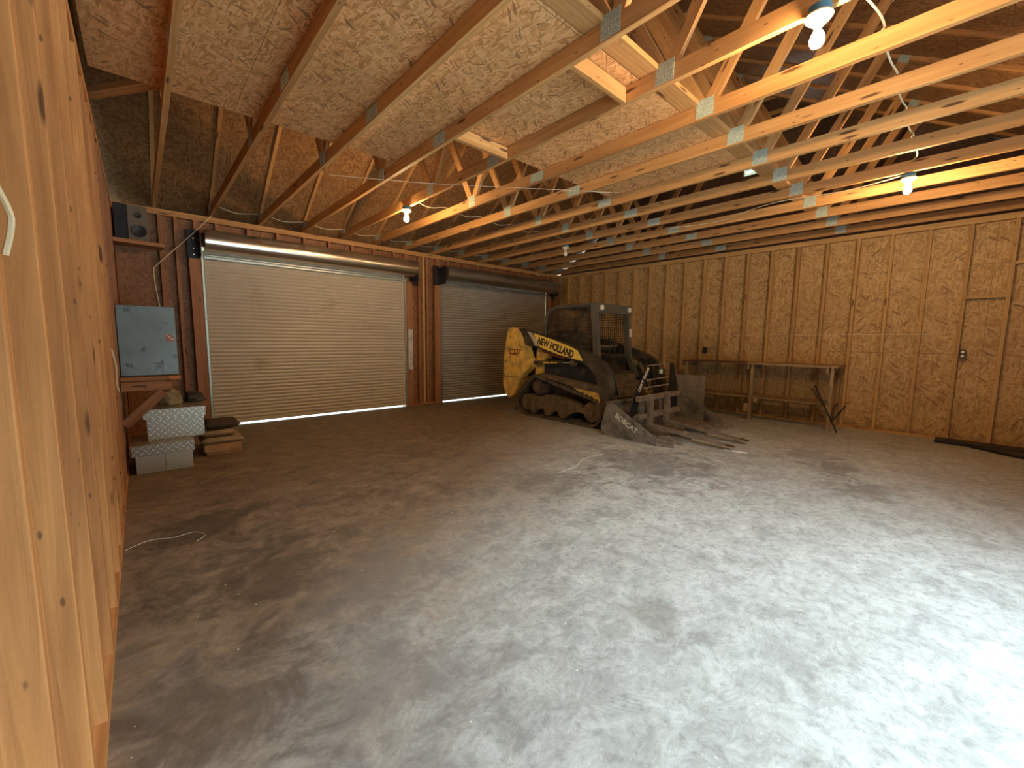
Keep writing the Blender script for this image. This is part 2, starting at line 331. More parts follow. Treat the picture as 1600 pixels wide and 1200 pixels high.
class MB:
    """collects shapes in world coordinates into one mesh"""
    def __init__(s): s.bm = bmesh.new()
    def box(s, a, b, rot=None):
        a, b = Vector(a), Vector(b); c = (a+b)/2; d = b-a
        M = Matrix.Translation(c) @ (rot or Matrix.Identity(4)) @ Matrix.Diagonal((abs(d.x), abs(d.y), abs(d.z), 1))
        bmesh.ops.create_cube(s.bm, size=1, matrix=M); return s
    def bar(s, p0, p1, w, h, up=(0, 0, 1)):
        p0, p1 = Vector(p0), Vector(p1); d = p1-p0; x = d.normalized(); u = Vector(up); z = u-u.dot(x)*x
        z = Vector((0, 1, 0)) if z.length < 1e-4 else z.normalized(); y = z.cross(x)
        M = Matrix(((x.x*d.length, y.x*w, z.x*h, 0), (x.y*d.length, y.y*w, z.y*h, 0), (x.z*d.length, y.z*w, z.z*h, 0), (0, 0, 0, 1))); M.translation = (p0+p1)/2
        bmesh.ops.create_cube(s.bm, size=1, matrix=M); return s
    def cyl(s, p0, p1, r, r2=None, seg=24, cap=True):
        p0, p1 = Vector(p0), Vector(p1); d = p1-p0
        M = Matrix.Translation((p0+p1)/2) @ d.to_track_quat('Z', 'Y').to_matrix().to_4x4()
        bmesh.ops.create_cone(s.bm, cap_ends=cap, segments=seg, radius1=r, radius2=r if r2 is None else r2, depth=d.length, matrix=M); return s
    def sph(s, c, r, sc=(1, 1, 1), seg=16):
        bmesh.ops.create_uvsphere(s.bm, u_segments=seg, v_segments=seg//2+2, radius=r, matrix=Matrix.Translation(c) @ Matrix.Diagonal((*sc, 1))); return s
    def prism(s, pts, axis, a, b):
        """extrude a 2-D outline; axis 'x': pts are (y,z); 'y': (x,z); 'z': (x,y)"""
        def P(p, t): return {'x': (t, p[0], p[1]), 'y': (p[0], t, p[1]), 'z': (p[0], p[1], t)}[axis]
        A = [s.bm.verts.new(P(p, a)) for p in pts]; B = [s.bm.verts.new(P(p, b)) for p in pts]; n = len(pts)
        s.bm.faces.new(A); s.bm.faces.new(list(reversed(B)))
        for i in range(n): s.bm.faces.new((A[i], B[i], B[(i+1) % n], A[(i+1) % n]))
        return s
    def tube(s, pts, r, seg=8):
        pts = [Vector(p) for p in pts]; rings = []
        for i, p in enumerate(pts):
            d = (pts[min(i+1, len(pts)-1)]-pts[max(i-1, 0)]).normalized()
            qx = d.to_track_quat('Z', 'Y').to_matrix()
            rings.append([s.bm.verts.new(p+qx @ Vector((math.cos(2*PI*k/seg)*r, math.sin(2*PI*k/seg)*r, 0))) for k in range(seg)])
        for a, b in zip(rings, rings[1:]):
            best = min(range(seg), key=lambda o: sum((a[k].co-b[(k+o) % seg].co).length for k in range(seg)))
            for k in range(seg): s.bm.faces.new((a[k], a[(k+1) % seg], b[(k+1+best) % seg], b[(k+best) % seg]))
        s.bm.faces.new(rings[0][::-1]); s.bm.faces.new(rings[-1]); return s
    def lathe(s, prof, c, axis=(0, 0, 1), seg=24):
        qx = Vector(axis).to_track_quat('Z', 'Y').to_matrix(); c = Vector(c); rings = []
        for (r, h) in prof:
            rings.append([s.bm.verts.new(c+qx @ Vector((math.cos(2*PI*k/seg)*max(r, 1e-4), math.sin(2*PI*k/seg)*max(r, 1e-4), h))) for k in range(seg)])
        for a, b in zip(rings, rings[1:]):
            for k in range(seg): s.bm.faces.new((a[k], a[(k+1) % seg], b[(k+1) % seg], b[k]))
        return s
    def build(s, name, mat, parent=None, origin=None, bev=0, smooth=False, sub=0):
        if bev: bmesh.ops.bevel(s.bm, geom=[e for e in s.bm.edges if len(e.link_faces) == 2 and e.calc_face_angle(0) > .5], offset=bev, segments=2, affect='EDGES', profile=.6)
        bmesh.ops.recalc_face_normals(s.bm, faces=s.bm.faces)
        org = Vector(origin) if origin is not None else parent_off(parent) if parent else sum((v.co for v in s.bm.verts), Vector())/max(1, len(s.bm.verts))
        if origin is None and not parent: org.z = min(v.co.z for v in s.bm.verts)
        bmesh.ops.translate(s.bm, vec=-org, verts=s.bm.verts)
        me = bpy.data.meshes.new(name); s.bm.to_mesh(me); s.bm.free(); me.materials.append(mat)
        if smooth:
            for p in me.polygons: p.use_smooth = True
            try: me.set_sharp_from_angle(angle=math.radians(38))
            except Exception: pass
        o = bpy.data.objects.new(name, me); COL.objects.link(o)
        if parent: o.parent = parent
        o.location = org-parent_off(parent)
        return o
def lettering(name, txt, size, mat, parent, M, ext=.002, sx=1, bold=0.0, shear=0, space=1):
    cu = bpy.data.curves.new(name, 'FONT'); cu.body = txt; cu.size = size; cu.extrude = ext; cu.offset = bold; cu.shear = shear; cu.space_character = space
    cu.align_x = 'CENTER'; cu.align_y = 'CENTER'; t = bpy.data.objects.new(name, cu); COL.objects.link(t)
    dg = bpy.context.evaluated_depsgraph_get(); me = bpy.data.meshes.new_from_object(t.evaluated_get(dg)); bpy.data.objects.remove(t, do_unlink=True)
    me.transform(Matrix.Diagonal((sx, 1, 1, 1))); me.materials.clear(); me.materials.append(mat)
    o = bpy.data.objects.new(name, me); COL.objects.link(o); o.parent = parent
    o.matrix_basis = Matrix.Translation(-parent_off(parent)) @ M
    return o
def basis(x, y, z, t):
    M = Matrix(((x[0], y[0], z[0], 0), (x[1], y[1], z[1], 0), (x[2], y[2], z[2], 0), (0, 0, 0, 1))); M.translation = t; return M

H = 3.05; XL = -8.58; YF = -8.95; TH = .089
# ------------------------------------------------------------------ floor, ground
tag(MB().box((XL-.13, YF-.13, -.12), (.13, .13, 0)).build('floor', CONC, origin=(0, 0, 0)), kind='structure', label='grey concrete slab floor stained with oil, browner towards the back and left')
tag(MB().box((-40, -45, -.30), (30, 35, -.13)).build('ground', GROUND, origin=(0, 0, 0)), kind='structure')
tag(MB().box((-8.7, .14, -.129), (.2, 6, -.01)).build('apron', GROUND, origin=(0, 0, 0)), kind='structure')

def stud_run(par, fixed, along, x_or_y, pos, mat, z0, z1, name='stud', w=.038):
    pass
# ------------------------------------------------------------------ right wall (stud faces at x=0)
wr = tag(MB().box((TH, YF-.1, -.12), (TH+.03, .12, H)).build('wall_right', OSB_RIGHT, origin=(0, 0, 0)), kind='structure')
S0, SS = 2.6217, .3934
ry = [-(S0+SS*k) for k in range(-6, 16)]
for y in ry:
    board('stud', (TH/2, y, .038), (TH/2, y, H-.076), .038, TH, PINE_GOLD, wr, up=(1, 0, 0))
board('bottom_plate', (TH/2, YF, .019), (TH/2, 0, .019), TH, .038, PINE_GOLD, wr)
for z in (H-.057, H-.019): board('top_plate', (TH/2, YF, z), (TH/2, 0, z), TH, .038, PINE_GOLD, wr)
board('blocking', (TH/2, -7.36, 2.0), (TH/2, -7.72, 2.0), TH, .038, PINE_GOLD, wr)
board('blocking', (TH/2, -7.75, 2.42), (TH/2, -8.10, 2.42), TH, .038, PINE_GOLD, wr)
# ------------------------------------------------------------------ left wall (stud faces at x=XL)
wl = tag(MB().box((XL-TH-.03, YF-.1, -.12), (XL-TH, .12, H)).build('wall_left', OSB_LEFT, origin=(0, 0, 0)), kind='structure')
ly = [-6.40+.403*k for k in range(-6, 16)]
for i, y in enumerate(ly):
    w = .038
    board('stud', (XL-TH/2, y+w/2, .038), (XL-TH/2, y+w/2, H-.076), w, TH, PINE_WALL if i < 16 else PINE_RED, wl, up=(1, 0, 0), bev=.003)
board('bottom_plate', (XL-TH/2, YF, .019), (XL-TH/2, 0, .019), TH, .038, PINE_WALL, wl)
for z in (H-.057, H-.019): board('top_plate', (XL-TH/2, YF, z), (XL-TH/2, 0, z), TH, .038, PINE_WALL, wl)
# ------------------------------------------------------------------ back wall with the two roll-up doorways (stud faces at y=0)
D1 = (-7.68, -4.53); D2 = (-3.72, -0.52); DH = 2.62
bw = MB()
for a, b in ((XL-TH, D1[0]), (D1[1], D2[0]), (D2[1], TH)): bw.box((a, TH, -.12), (b, TH+.03, H))
for a, b in (D1, D2): bw.box((a, TH, DH), (b, TH+.03, H))
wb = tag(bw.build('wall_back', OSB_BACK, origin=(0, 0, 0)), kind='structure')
def vst(x, z0=.038, z1=H-.076, w=.038, mat=PINE_RED, y=TH/2, d=TH): return board('stud', (x, y, z0), (x, y, z1), w, d, mat, wb, up=(0, 1, 0))
for x in (-8.12, -7.95): vst(x)
for x in (-8.56, -.02, -.20): vst(x)
for x in (-4.20, -4.02): vst(x)
for a, b in (D1, D2):
    for x in (a-.019, b+.019, a-.057, b+.057): vst(x)
    board('header', (a-.05, TH/2, DH+.07), (b+.05, TH/2, DH+.07), TH-.01, .14, PINE_RED, wb)
    n = 8
    for k in range(n):
        x = a+(b-a)*(k+.5)/n; vst(x, DH+.14, H-.076)
    for x, s in ((a, -1), (b, 1)):   # wide jamb boards on the room side
        board('jamb_board', (x+s*.075, -.019, .0), (x+s*.075, -.019, 2.44), .038, .15, PINE_RED, wb, up=(1, 0, 0))
vst(-4.10, mat=PINE_GOLD); 
board('blocking', (-.45, TH/2, 2.46), (-.04, TH/2, 2.46), TH, .038, PINE_RED, wb)
for a, b in ((XL, D1[0]), (D1[1], D2[0]), (D2[1], 0)): board('bottom_plate', (a, TH/2, .019), (b, TH/2, .019), TH, .038, PINE_RED, wb)
for z in (H-.057, H-.019): board('top_plate', (XL, TH/2, z), (0, TH/2, z), TH, .038, PINE, wb)
# ------------------------------------------------------------------ front wall behind the camera, with the bay doorways
fw = MB(); xs = XL-TH
for (a, b, hh) in OPEN:
    fw.box((xs, YF-.12, -.12), (a, YF, H)); fw.box((a, YF-.12, hh), (b, YF, H)); xs = b
fw.box((xs, YF-.12, -.12), (TH, YF, H))
wf = tag(fw.build('wall_front', OSB_BACK, origin=(0, 0, 0)), kind='structure')

# ------------------------------------------------------------------ roof: slopes and gables
PT = .58; RY = -4.475; ZT = H+.13            # top of heel, ridge
def roofz(y): return ZT+.03+(PT*(-y) if y > RY else PT*(y-YF))
RZ = roofz(RY)+.0
def slope(name, y0, z0, y1, z1):
    d = Vector((0, y1-y0, z1-z0)); L = d.length; yv = d.normalized(); xv = Vector((1, 0, 0)); zv = xv.cross(yv)
    me = box_mesh(9.4, L, .02, OSB_ROOF)
    M = basis(xv, yv, zv, (-4.29, (y0+y1)/2, (z0+z1)/2)); M.translation += zv*.012
    return M, me
ce = empty('ceiling', (0, 0, 0), kind='structure')
EV = .45
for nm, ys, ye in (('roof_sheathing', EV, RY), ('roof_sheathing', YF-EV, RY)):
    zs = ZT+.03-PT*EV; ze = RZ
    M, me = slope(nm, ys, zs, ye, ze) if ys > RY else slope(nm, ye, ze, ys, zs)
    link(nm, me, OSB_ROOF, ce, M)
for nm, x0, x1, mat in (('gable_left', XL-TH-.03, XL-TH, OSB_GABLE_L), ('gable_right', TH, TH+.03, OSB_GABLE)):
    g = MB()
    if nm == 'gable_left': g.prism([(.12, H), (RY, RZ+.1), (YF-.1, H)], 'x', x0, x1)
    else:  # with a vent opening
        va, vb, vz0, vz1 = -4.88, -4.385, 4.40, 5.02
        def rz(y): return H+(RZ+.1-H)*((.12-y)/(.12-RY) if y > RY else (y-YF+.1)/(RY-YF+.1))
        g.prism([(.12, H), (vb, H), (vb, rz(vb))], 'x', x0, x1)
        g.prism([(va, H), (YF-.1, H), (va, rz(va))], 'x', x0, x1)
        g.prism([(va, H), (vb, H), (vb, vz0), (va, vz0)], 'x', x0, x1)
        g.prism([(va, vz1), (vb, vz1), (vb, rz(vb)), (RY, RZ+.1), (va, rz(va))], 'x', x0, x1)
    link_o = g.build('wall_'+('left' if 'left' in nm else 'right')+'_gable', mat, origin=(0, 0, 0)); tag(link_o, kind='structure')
    if 'right' in nm:
        for k in range(4): board('louvre_slat', (TH+.03, va, vz0+.08+k*.155), (TH+.03, vb, vz0+.08+k*.155), .07, .008, WHITE, link_o, up=(.5, 0, 1))
        board('louvre_frame', (TH-.01, vb+.012, vz0), (TH-.01, vb+.012, vz1), .03, .03, PINE_OLD, link_o, up=(1, 0, 0))
        for z in (5.35, 5.62): board('gable_brace', (TH-.05, -4.5, z), (TH-.05, -5.1, z-.33+.3), .038, .06, PINE_GOLD, link_o)

# ------------------------------------------------------------------ trusses
T0, TS = -7.546, .6147
CHH = .11; CB = H+.005; NB_, NA_ = -2.98, -5.95
ZC = CB+CHH                                   # top of bottom chord
def plate_box(name, y, z, w, h, par, rot=0):
    for s in (-1, 1):
        M = basis((0, 1, 0), (0, 0, 1), (1, 0, 0), (par.location.x+s*.021, y, z)) @ Matrix.Rotation(rot, 4, 'Z')
        link(name, plate_mesh(w, h), PLATE, par, M)
PMC = {}
def plate_mesh(w, h):
    if (w, h) in PMC: return PMC[(w, h)]
    mb = MB(); mb.box((-w/2, -h/2, -.0015), (w/2, h/2, .0015))
    for i in range(int(w/.022)):
        for j in range(int(h/.03)):
            x = -w/2+.013+i*.022; y = -h/2+.016+j*.03; mb.box((x-.003, y-.008, -.0025), (x+.003, y+.008, .0025))
    bmesh.ops.recalc_face_normals(mb.bm, faces=mb.bm.faces)
    me = bpy.data.meshes.new('truss_plate'); mb.bm.to_mesh(me); mb.bm.free(); me.materials.append(PLATE); PMC[(w, h)] = me; return me
ZR = ZC+PT*(-RY)                              # underside peak of top chord
def make_truss(x, label, mat):
    t = empty('roof_truss', (x, 0, CB), label, 'truss', 'roof trusses')
    board('bottom_chord', (x, TH, CB+CHH/2), (x, YF-TH, CB+CHH/2), .038, CHH, mat, t)
    off = .03
    for s in (0, 1):
        yy = TH+.30 if s == 0 else YF-.39
        z0 = ZC-PT*(.30+TH)
        board('top_chord', (x, yy, z0+off), (x, RY, ZR+off), .038, .085, mat, t)
    q1y, q1z = RY/2, ZC+PT*(-RY/2); q2y = YF-q1y
    for (ya, za, yb, zb) in ((NB_, ZC-.03, q1y+.0, q1z), (NB_, ZC-.03, RY+.02, ZR-.03), (NA_, ZC-.03, q2y, q1z), (NA_, ZC-.03, RY-.02, ZR-.03)):
        d = 1 if yb > ya else -1
        board('web', (x, ya+d*.035, za+.03), (x, yb, zb), .036, .085, mat, t)
    for yn in (NA_, NB_): plate_box('truss_plate', yn, CB+CHH-.035, .13, .13, t)
    plate_box('truss_plate', -4.16, CB+CHH/2, .19, .09, t)
    plate_box('truss_plate', RY, ZR-.02, .22, .13, t)
    for yq in (q1y, q2y): plate_box('truss_plate', yq, q1z, .10, .10, t, math.atan(PT) if yq < RY else -math.atan(PT))
    plate_box('truss_plate', -.12, ZC-.01, .20, .09, t, 0)
    return t
ords = ['leftmost', 'second', 'third', 'fourth', 'fifth', 'sixth', 'seventh', 'eighth', 'ninth', 'tenth', 'eleventh', 'twelfth', 'thirteenth', 'rightmost']
extra = {0: 'pine roof truss nearest the left wall, over the speaker',
         3: 'pine roof truss left of the short blocks under the ceiling panels', 4: 'pine roof truss that carries the two left lit lamps',
         13: 'pine roof truss nearest the right wall, above its top plate'}
def copy_tree(o):
    c = o.copy(); COL.objects.link(c)
    for ch in list(o.children):
        d = ch.copy(); COL.objects.link(d); d.parent = c
        for g in list(ch.children):
            e = g.copy(); COL.objects.link(e); e.parent = d
    return c
TX = [T0+TS*k for k in range(-1, 13)]
proto = None
for i, x in enumerate(TX):
    lab = extra.get(i, 'bare pine roof truss, %s counting from the left wall' % ords[i])
    if proto is None: proto = make_truss(x, lab, PINE)
    else:
        c = copy_tree(proto); c.location.x = x; c['label'] = lab

# ------------------------------------------------------------------ ceiling panels lying on the chords
tag(MB().box((XL-.12, TH+.03, 2.86), (.12, EV+.02, 2.88)).box((XL-.12, EV-.03, 2.86), (.12, EV, 3.05)).build('trim_1', PINE_OLD, origin=(0, 0, 0)), kind='structure')
tag(MB().box((XL-.12, YF-EV-.02, 2.86), (.12, YF-.12, 2.88)).box((XL-.12, YF-EV, 2.86), (.12, YF-EV+.03, 3.05)).build('trim_2', PINE_OLD, origin=(0, 0, 0)), kind='structure')
dk = empty('ceiling_panel', (-7.4, -4.5, ZC+.004), 'wide OSB ceiling deck covering the left trusses', 'panel', 'OSB panels laid over the truss chords')
sheets = [(-8.56, -6.31, -3.30, -4.52), (-8.56, -6.31, -4.525, -5.75)]
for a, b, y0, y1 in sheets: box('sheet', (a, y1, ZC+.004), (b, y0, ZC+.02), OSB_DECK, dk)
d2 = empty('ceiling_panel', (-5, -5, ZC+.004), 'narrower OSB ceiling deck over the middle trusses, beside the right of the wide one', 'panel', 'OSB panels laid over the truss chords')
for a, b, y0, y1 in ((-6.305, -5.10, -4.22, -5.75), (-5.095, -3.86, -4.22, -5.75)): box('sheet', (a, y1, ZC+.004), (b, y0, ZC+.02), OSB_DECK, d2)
br = board('bracing_board', (-8.5, -5.83, ZC+.022), (-.3, -5.83, ZC+.022), .14, .036, PINE); tag(br, 'long flat pine board running across the truss chords at the deck edge', 'board')
# blocking between trusses 3 and 4
xa, xb = TX[3]+.02, TX[4]-.02
for yb, lb in ((-4.36, 'short pine block under the ceiling panels, farther from the large lit lamp'), (-5.64, 'short pine block under the ceiling panels, nearer the large lit lamp')):
    tag(board('blocking', (xa, yb, CB+.05), (xb, yb, CB+.05), .036, .10, PINE), lb, 'board', 'short blocks under the ceiling panels')
tag(board('brace_board', (XL-.02, -2.75, ZC+.03), (-8.20, -3.32, ZC+.03), .085, .038, PINE_WALL), 'pale brace board reaching from the left wall top to the trusses', 'board')

# ------------------------------------------------------------------ roll-up doors
def roll_door(n, a, b, slat, drum, label, extra_left):
    root = empty('door_%d' % n, ((a+b)/2, 0, 0), label=label, kind='structure')
    # curtain: curved interlocking slats
    pitch = .0565; z = .035; prof = []
    while z < 2.56:
        for t, dy in ((0, .000), (.12, -.006), (.45, -.013), (.78, -.006), (.88, .004)):
            prof.append((.018+dy, z+t*pitch))
        z += pitch
    mb = MB(); A = [mb.bm.verts.new((a+.01, y, z)) for y, z in prof]; B = [mb.bm.verts.new((b-.01, y, z)) for y, z in prof]
    A2 = [mb.bm.verts.new((a+.01, y+.006, z)) for y, z in prof]; B2 = [mb.bm.verts.new((b-.01, y+.006, z)) for y, z in prof]
    for i in range(len(prof)-1):
        mb.bm.faces.new((A[i], B[i], B[i+1], A[i+1])); mb.bm.faces.new((A2[i], A2[i+1], B2[i+1], B2[i]))
    mb.build('curtain', slat, root)
    MB().box((a+.012, .004, .028), (b-.012, .034, .075)).build('bottom_bar', slat, root)
    for s, x in ((1, a), (-1, b)):
        g = MB(); g.box((x-.018, -.040, .0), (x+.018, -.034, 2.50)); g.box((x-.018 if s > 0 else x+.012, -.040, 0), (x-.012 if s > 0 else x+.018, .04, 2.50)); g.box((x+s*.012, -.04, 0), (x+s*.018, -.005, 2.5))
        g.build('guide_rail', GALV, root)
    # drum and hood
    zc, yc, r = 2.68, -.17, .152
    d = MB(); d.cyl((a+.02, yc, zc), (b+.14, yc, zc), r, seg=48); d.build('drum', drum, root, smooth=True)
    hood = MB()
    arc = [(yc+math.cos(t)*(r+.008), zc+math.sin(t)*(r+.008)) for t in [PI*.18+PI*.92*k/14 for k in range(15)]]
    ring = arc+[(yc+math.cos(t)*(r+.003), zc+math.sin(t)*(r+.003)) for t in [PI*.18+PI*.92*(14-k)/14 for k in range(15)]]
    hood.prism(ring, 'x', a+.03, b+.10); hood.build('hood', drum, root, smooth=True)
    MB().box((a+.02, yc+.03, zc-r-.045), (b-.01, yc+.12, zc-r-.035)).box((a+.02, yc+.11, zc-r-.075), (b-.01, yc+.13, zc-r-.035)).build('lintel_strip', GALV, root)
    for x, s in ((a-.03, -1), (b+.16, 1)):
        e = MB(); e.box((x-.006, yc-.10, 2.46), (x+.006, -.004, 2.80)); e.box((x-(.13 if s < 0 else .0), -.012, 2.40), (x+(.0 if s < 0 else .13), -.004, 2.84)); br = e.build('drum_bracket', BLACKM, root)
        c = MB()
        for zz in (2.50, 2.58, 2.72): c.cyl((x+s*.06, -.012, zz), (x+s*.06, -.024, zz), .011, seg=8)
        c.build('bolt', BRIGHT, br)
        MB().cyl((x-.02*s, yc, zc), (x+.035*s, yc, zc), .03).build('axle', BLACKM, root)
    for x in (a+.06, b-.17): box('stop_clip', (x, -.022, 2.455), (x+.11, -.004, 2.475), BLACKM, root)
    if extra_left: MB().cyl((a-.015, yc, zc), (a+.02, yc, zc), r*.98, seg=40).build('drum_end_disc', MBLK, root, smooth=True)
    return root
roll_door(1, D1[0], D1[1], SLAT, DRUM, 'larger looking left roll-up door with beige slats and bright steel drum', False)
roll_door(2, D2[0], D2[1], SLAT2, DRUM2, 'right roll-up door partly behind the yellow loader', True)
tag(MB().box((-4.49, -.062, .74), (-4.39, -.040, 1.53)).build('painted_board', DIRTYW), 'narrow strip of chalky white board fixed on the post between the doors', 'board')

# ------------------------------------------------------------------ lamps
def lamp(x, y, z, label, lit):
    t = empty('ceiling_lamp', (x, y, z), label, 'lamp', 'bare bulb ceiling lamps')
    MB().lathe([(0, 0), (.052, 0), (.054, -.030), (.056, -.036), (0, -.036)], (x, y, z), seg=20).build('junction_box', BLUEB, t, smooth=True)
    MB().lathe([(0, -.036), (.058, -.036), (.062, -.046), (.052, -.060), (.032, -.070), (.026, -.085), (.022, -.088), (0, -.088)], (x, y, z), seg=24).build('lamp_holder', CREAM, t, smooth=True)
    MB().lathe([(.0, -.085), (.014, -.088), (.016, -.108), (.028, -.130), (.033, -.150), (.031, -.168), (.022, -.183), (.010, -.190), (0, -.191)], (x, y, z), seg=20).build('light_bulb', LIT if lit else WHITE, t, smooth=True)
lamp(-5.74, -6.80, CB, 'large lit bare bulb lamp at the top of the photo', True)
lamp(-5.73, -2.40, CB, 'small lit bare bulb lamp above the left roll-up door', True)
lamp(-2.60, -2.42, CB, 'unlit bare bulb lamp with blue box near the far corner', False)
lamp(-2.57, -6.90, CB, 'lit bare bulb lamp at the right, hanging above the benches', True)

# ------------------------------------------------------------------ cables
def smooth_path(pts, n=6, sag=0):
    out = []; P = [Vector(p) for p in pts]
    for i in range(len(P)-1):
        a = P[max(i-1, 0)]; b = P[i]; c = P[i+1]; d = P[min(i+2, len(P)-1)]
        for k in range(n):
            t = k/n
            v = .5*((2*b)+(c-a)*t+(2*a-5*b+4*c-d)*t*t+(3*b-a-3*c+d)*t**3); v.z -= sag*math.sin(PI*t); out.append(v)
    out.append(P[-1]); return out
def cable(name, pts, r, label, cat='cable', mat=CABLE, sag=0, n=6):
    return tag(MB().tube(smooth_path(pts, n, sag), r, 6).build(name, mat, smooth=True), label, cat)
zt = ZC+.012
pts = [(-5.74, -6.86, zt+.02)]
for i in range(5, 9):
    pts += [(TX[i]-.32, -6.97, zt-.05), (TX[i]-.02, -6.97, zt+.006), (TX[i]+.05, -6.95, zt+.006)]
pts += [(-2.75, -6.96, zt+.0), (-2.62, -6.92, zt-.02), (-2.59, -6.95, CB+.02)]
cable('electric_cable', pts, .006, 'cream cable draped over the chords from large lit lamp to right lamp')
cable('electric_cable', [(-2.60, -6.85, CB-.01), (-2.62, -6.4, CB-.05), (-2.66, -5.8, CB-.03), (-2.45, -5.3, CB-.015), (-2.25, -4.9, CB-.01), (-2.38, -4.3, CB-.01)], .005, 'thin cream cable sagging from the right lamp below the truss chords')
pts = [(-5.70, -2.45, ZC+.0)]
for i in range(5, 9): pts += [(TX[i]-.3, -2.38, zt-.05), (TX[i], -2.38, zt+.004)]
pts += [(-2.62, -2.40, zt-.02), (-2.60, -2.42, CB+.01)]
cable('electric_cable', pts, .005, 'cream cable over the chords between the lamp above the left door and unlit lamp')
pts = [(-8.12, -.05, 1.2), (-8.20, -.05, 1.9), (-8.215, -.05, 2.22), (-8.16, -.05, 2.32), (-7.75, -.07, 2.80), (-7.52, -.05, 3.10)]
for i in range(1, 12):
    pts += [(TX[i]+.03, -.10, zt+.02), (TX[i]+.3, -.12, zt-.035)]
pts += [(TX[12]-.2, -.05, 3.08), (TX[12]-.1, -.06, 2.95)]
cable('speaker_wire', pts, .006, 'pale wire rising past the left door drum and looping along the eave', 'wire')
cable('string_line', [(-6.83, -2.82, CB-.008), (-6.3, -3.13, CB-.010), (-5.78, -3.47, CB-.012), (-4.98, -4.05, CB-.008), (-4.2, -4.6, CB-.006)], .0025, 'thin pale string stretched under the truss chords in the middle', 'string', STRING)
cable('electric_cable', [(TH-.01, -4.15, 1.47), (TH-.02, -5.0, 1.50), (-.005, -5.5, 1.49), (-.006, -6.6, 1.50), (TH-.02, -7.1, 1.49)], .0045, 'tan cable run level along the right wall studs', mat=CABLE)

# ------------------------------------------------------------------ outlets
def outlet(y, z, label, mat, sc=1):
    t = empty('wall_outlet', (.02, y, z), label, 'outlet')
    box('outlet_box', (.0-.01, y-.028, z-.06), (.06, y+.028, z+.06), MBLK if mat is WHITE else BLACKM, t, .004)
    for dz in (-.028, .028): MB().cyl((-.018, y, z+dz), (-.009, y, z+dz), .017, seg=14).build('socket', mat, t)
outlet(-7.40, 1.23, 'white double outlet on the right wall below the level blocking', WHITE)
outlet(-3.90, 1.19, 'dark outlet box on the right wall above the left workbench', MBLK)

# ------------------------------------------------------------------ workbenches along the right wall
def bench(y0, y1, z, topmat, topth, label, legs, shelf):
    t = empty('workbench', (-.35, (y0+y1)/2, 0), label, 'workbench')
    MB().box((-.62, y1, z-topth), (-.02, y0, z)).build('bench_top', topmat, t, bev=.003)
    for (x, y) in legs:
        board('leg', (x, y, 0), (x, y, z-topth), .06, .04, PINE_OLD, t, up=(0, 1, 0), bev=.002)
    for (x, y) in legs[:2]: board('top_rail', (-.60, y+.06, z-topth-.045), (-.03, y+.06, z-topth-.045), .038, .085, PINE_OLD, t)
    MB().box((-.60, shelf[1], .40), (-.10, shelf[0], .42)).build('lower_shelf', PINE_OLD, t, bev=.002)
    return t
b1 = bench(-3.76, -4.90, 1.0, BROWN_BOARD, .022, 'left workbench with thin dark brown top against the right wall', [(-.57, -3.82), (-.03, -3.82), (-.03, -4.80)], (-3.78, -4.90))
b2 = bench(-4.905, -6.16, 1.01, PINE_OLD, .030, 'right workbench with pale edged wooden top against the right wall', [(-.57, -4.98), (-.57, -6.09), (-.03, -6.09)], (-4.91, -6.12))
MB().box((-.62, -5.10, .33), (-.10, -5.04, .40)).build('shelf_cleat', PINE_OLD, b2)
MB().box((-.625, -4.955, .16), (-.60, -4.89, .30)).build('mending_block', PINE_OLD, b2)
t = empty('tripod_stand', (-.25, -6.1, 0), 'dark folded tripod stand leaning at the right workbench front leg', 'stand')
for p0, p1 in (((-.65, -5.90, .70), (-.70, -6.23, .014)), ((-.66, -5.86, .66), (-.68, -6.04, .40)), ((-.69, -6.16, .18), (-.66, -6.30, .44))):
    MB().cyl(p0, p1, .011, seg=10).build('leg', BLACKM, t)
tag(MB().box((-.680, -4.23, .0), (-.672, -3.60, .72)).build('plastic_sheet', PLASTIC), 'cloudy see-through plastic sheet standing behind the bucket by the left workbench', 'sheet')

# dark boards at the foot of the right wall
t = empty('floor_mat', (-.3, -8, 0), 'long dark rubber mat lying along the foot of the right wall', 'mat')
MB().box((-.28, -8.9, 0), (-.02, -7.24, .045)).build('mat_strip', BLACKM, t, bev=.006)
MB().prism([(-.30, -7.55), (-.62, -7.95), (-.95, -8.9), (-.30, -8.9)], 'z', 0.0, .035).build('mat_flap', BLACKM, t, bev=.006)

# ------------------------------------------------------------------ left corner: cabinet on a timber shelf, tool boxes, pile, sacks
t = empty('metal_cabinet', (-8.32, -1.7, .945), 'blue grey steel cabinet with stained front standing on the timber shelf', 'cabinet')
MB().box((-8.60+.03, -1.88, .945), (-8.135, -1.50, 1.652)).build('cabinet_body', CABINET, t, bev=.006)
MB().box((-8.575, -1.90, .950), (-8.130, -1.882, 1.648)).build('cabinet_door', CABINET, t, bev=.004)
stk = MB().prism([(-8.218, 1.372), (-8.195, 1.378), (-8.150, 1.345), (-8.148, 1.300), (-8.165, 1.288), (-8.212, 1.300)], 'y', -1.9035, -1.901).build('warning_sticker', m_plain('pink_red_sticker', (.42, .16, .13), .5, 0, var=.2), t)
for dx, dz in ((-8.205, 1.362), (-8.185, 1.340), (-8.165, 1.318)): box('sticker_text_patch', (dx-.010, -1.9055, dz-.006), (dx+.010, -1.9036, dz+.006), TEXTW, stk)
t = empty('timber_shelf', (-8.4, -1.6, .82), 'rough brown timber shelf with diagonal brace under the steel cabinet', 'shelf')
MB().box((XL, -2.02, .906), (-8.12, -1.10, .942)).build('shelf_board', PINE_RED, t, bev=.003)
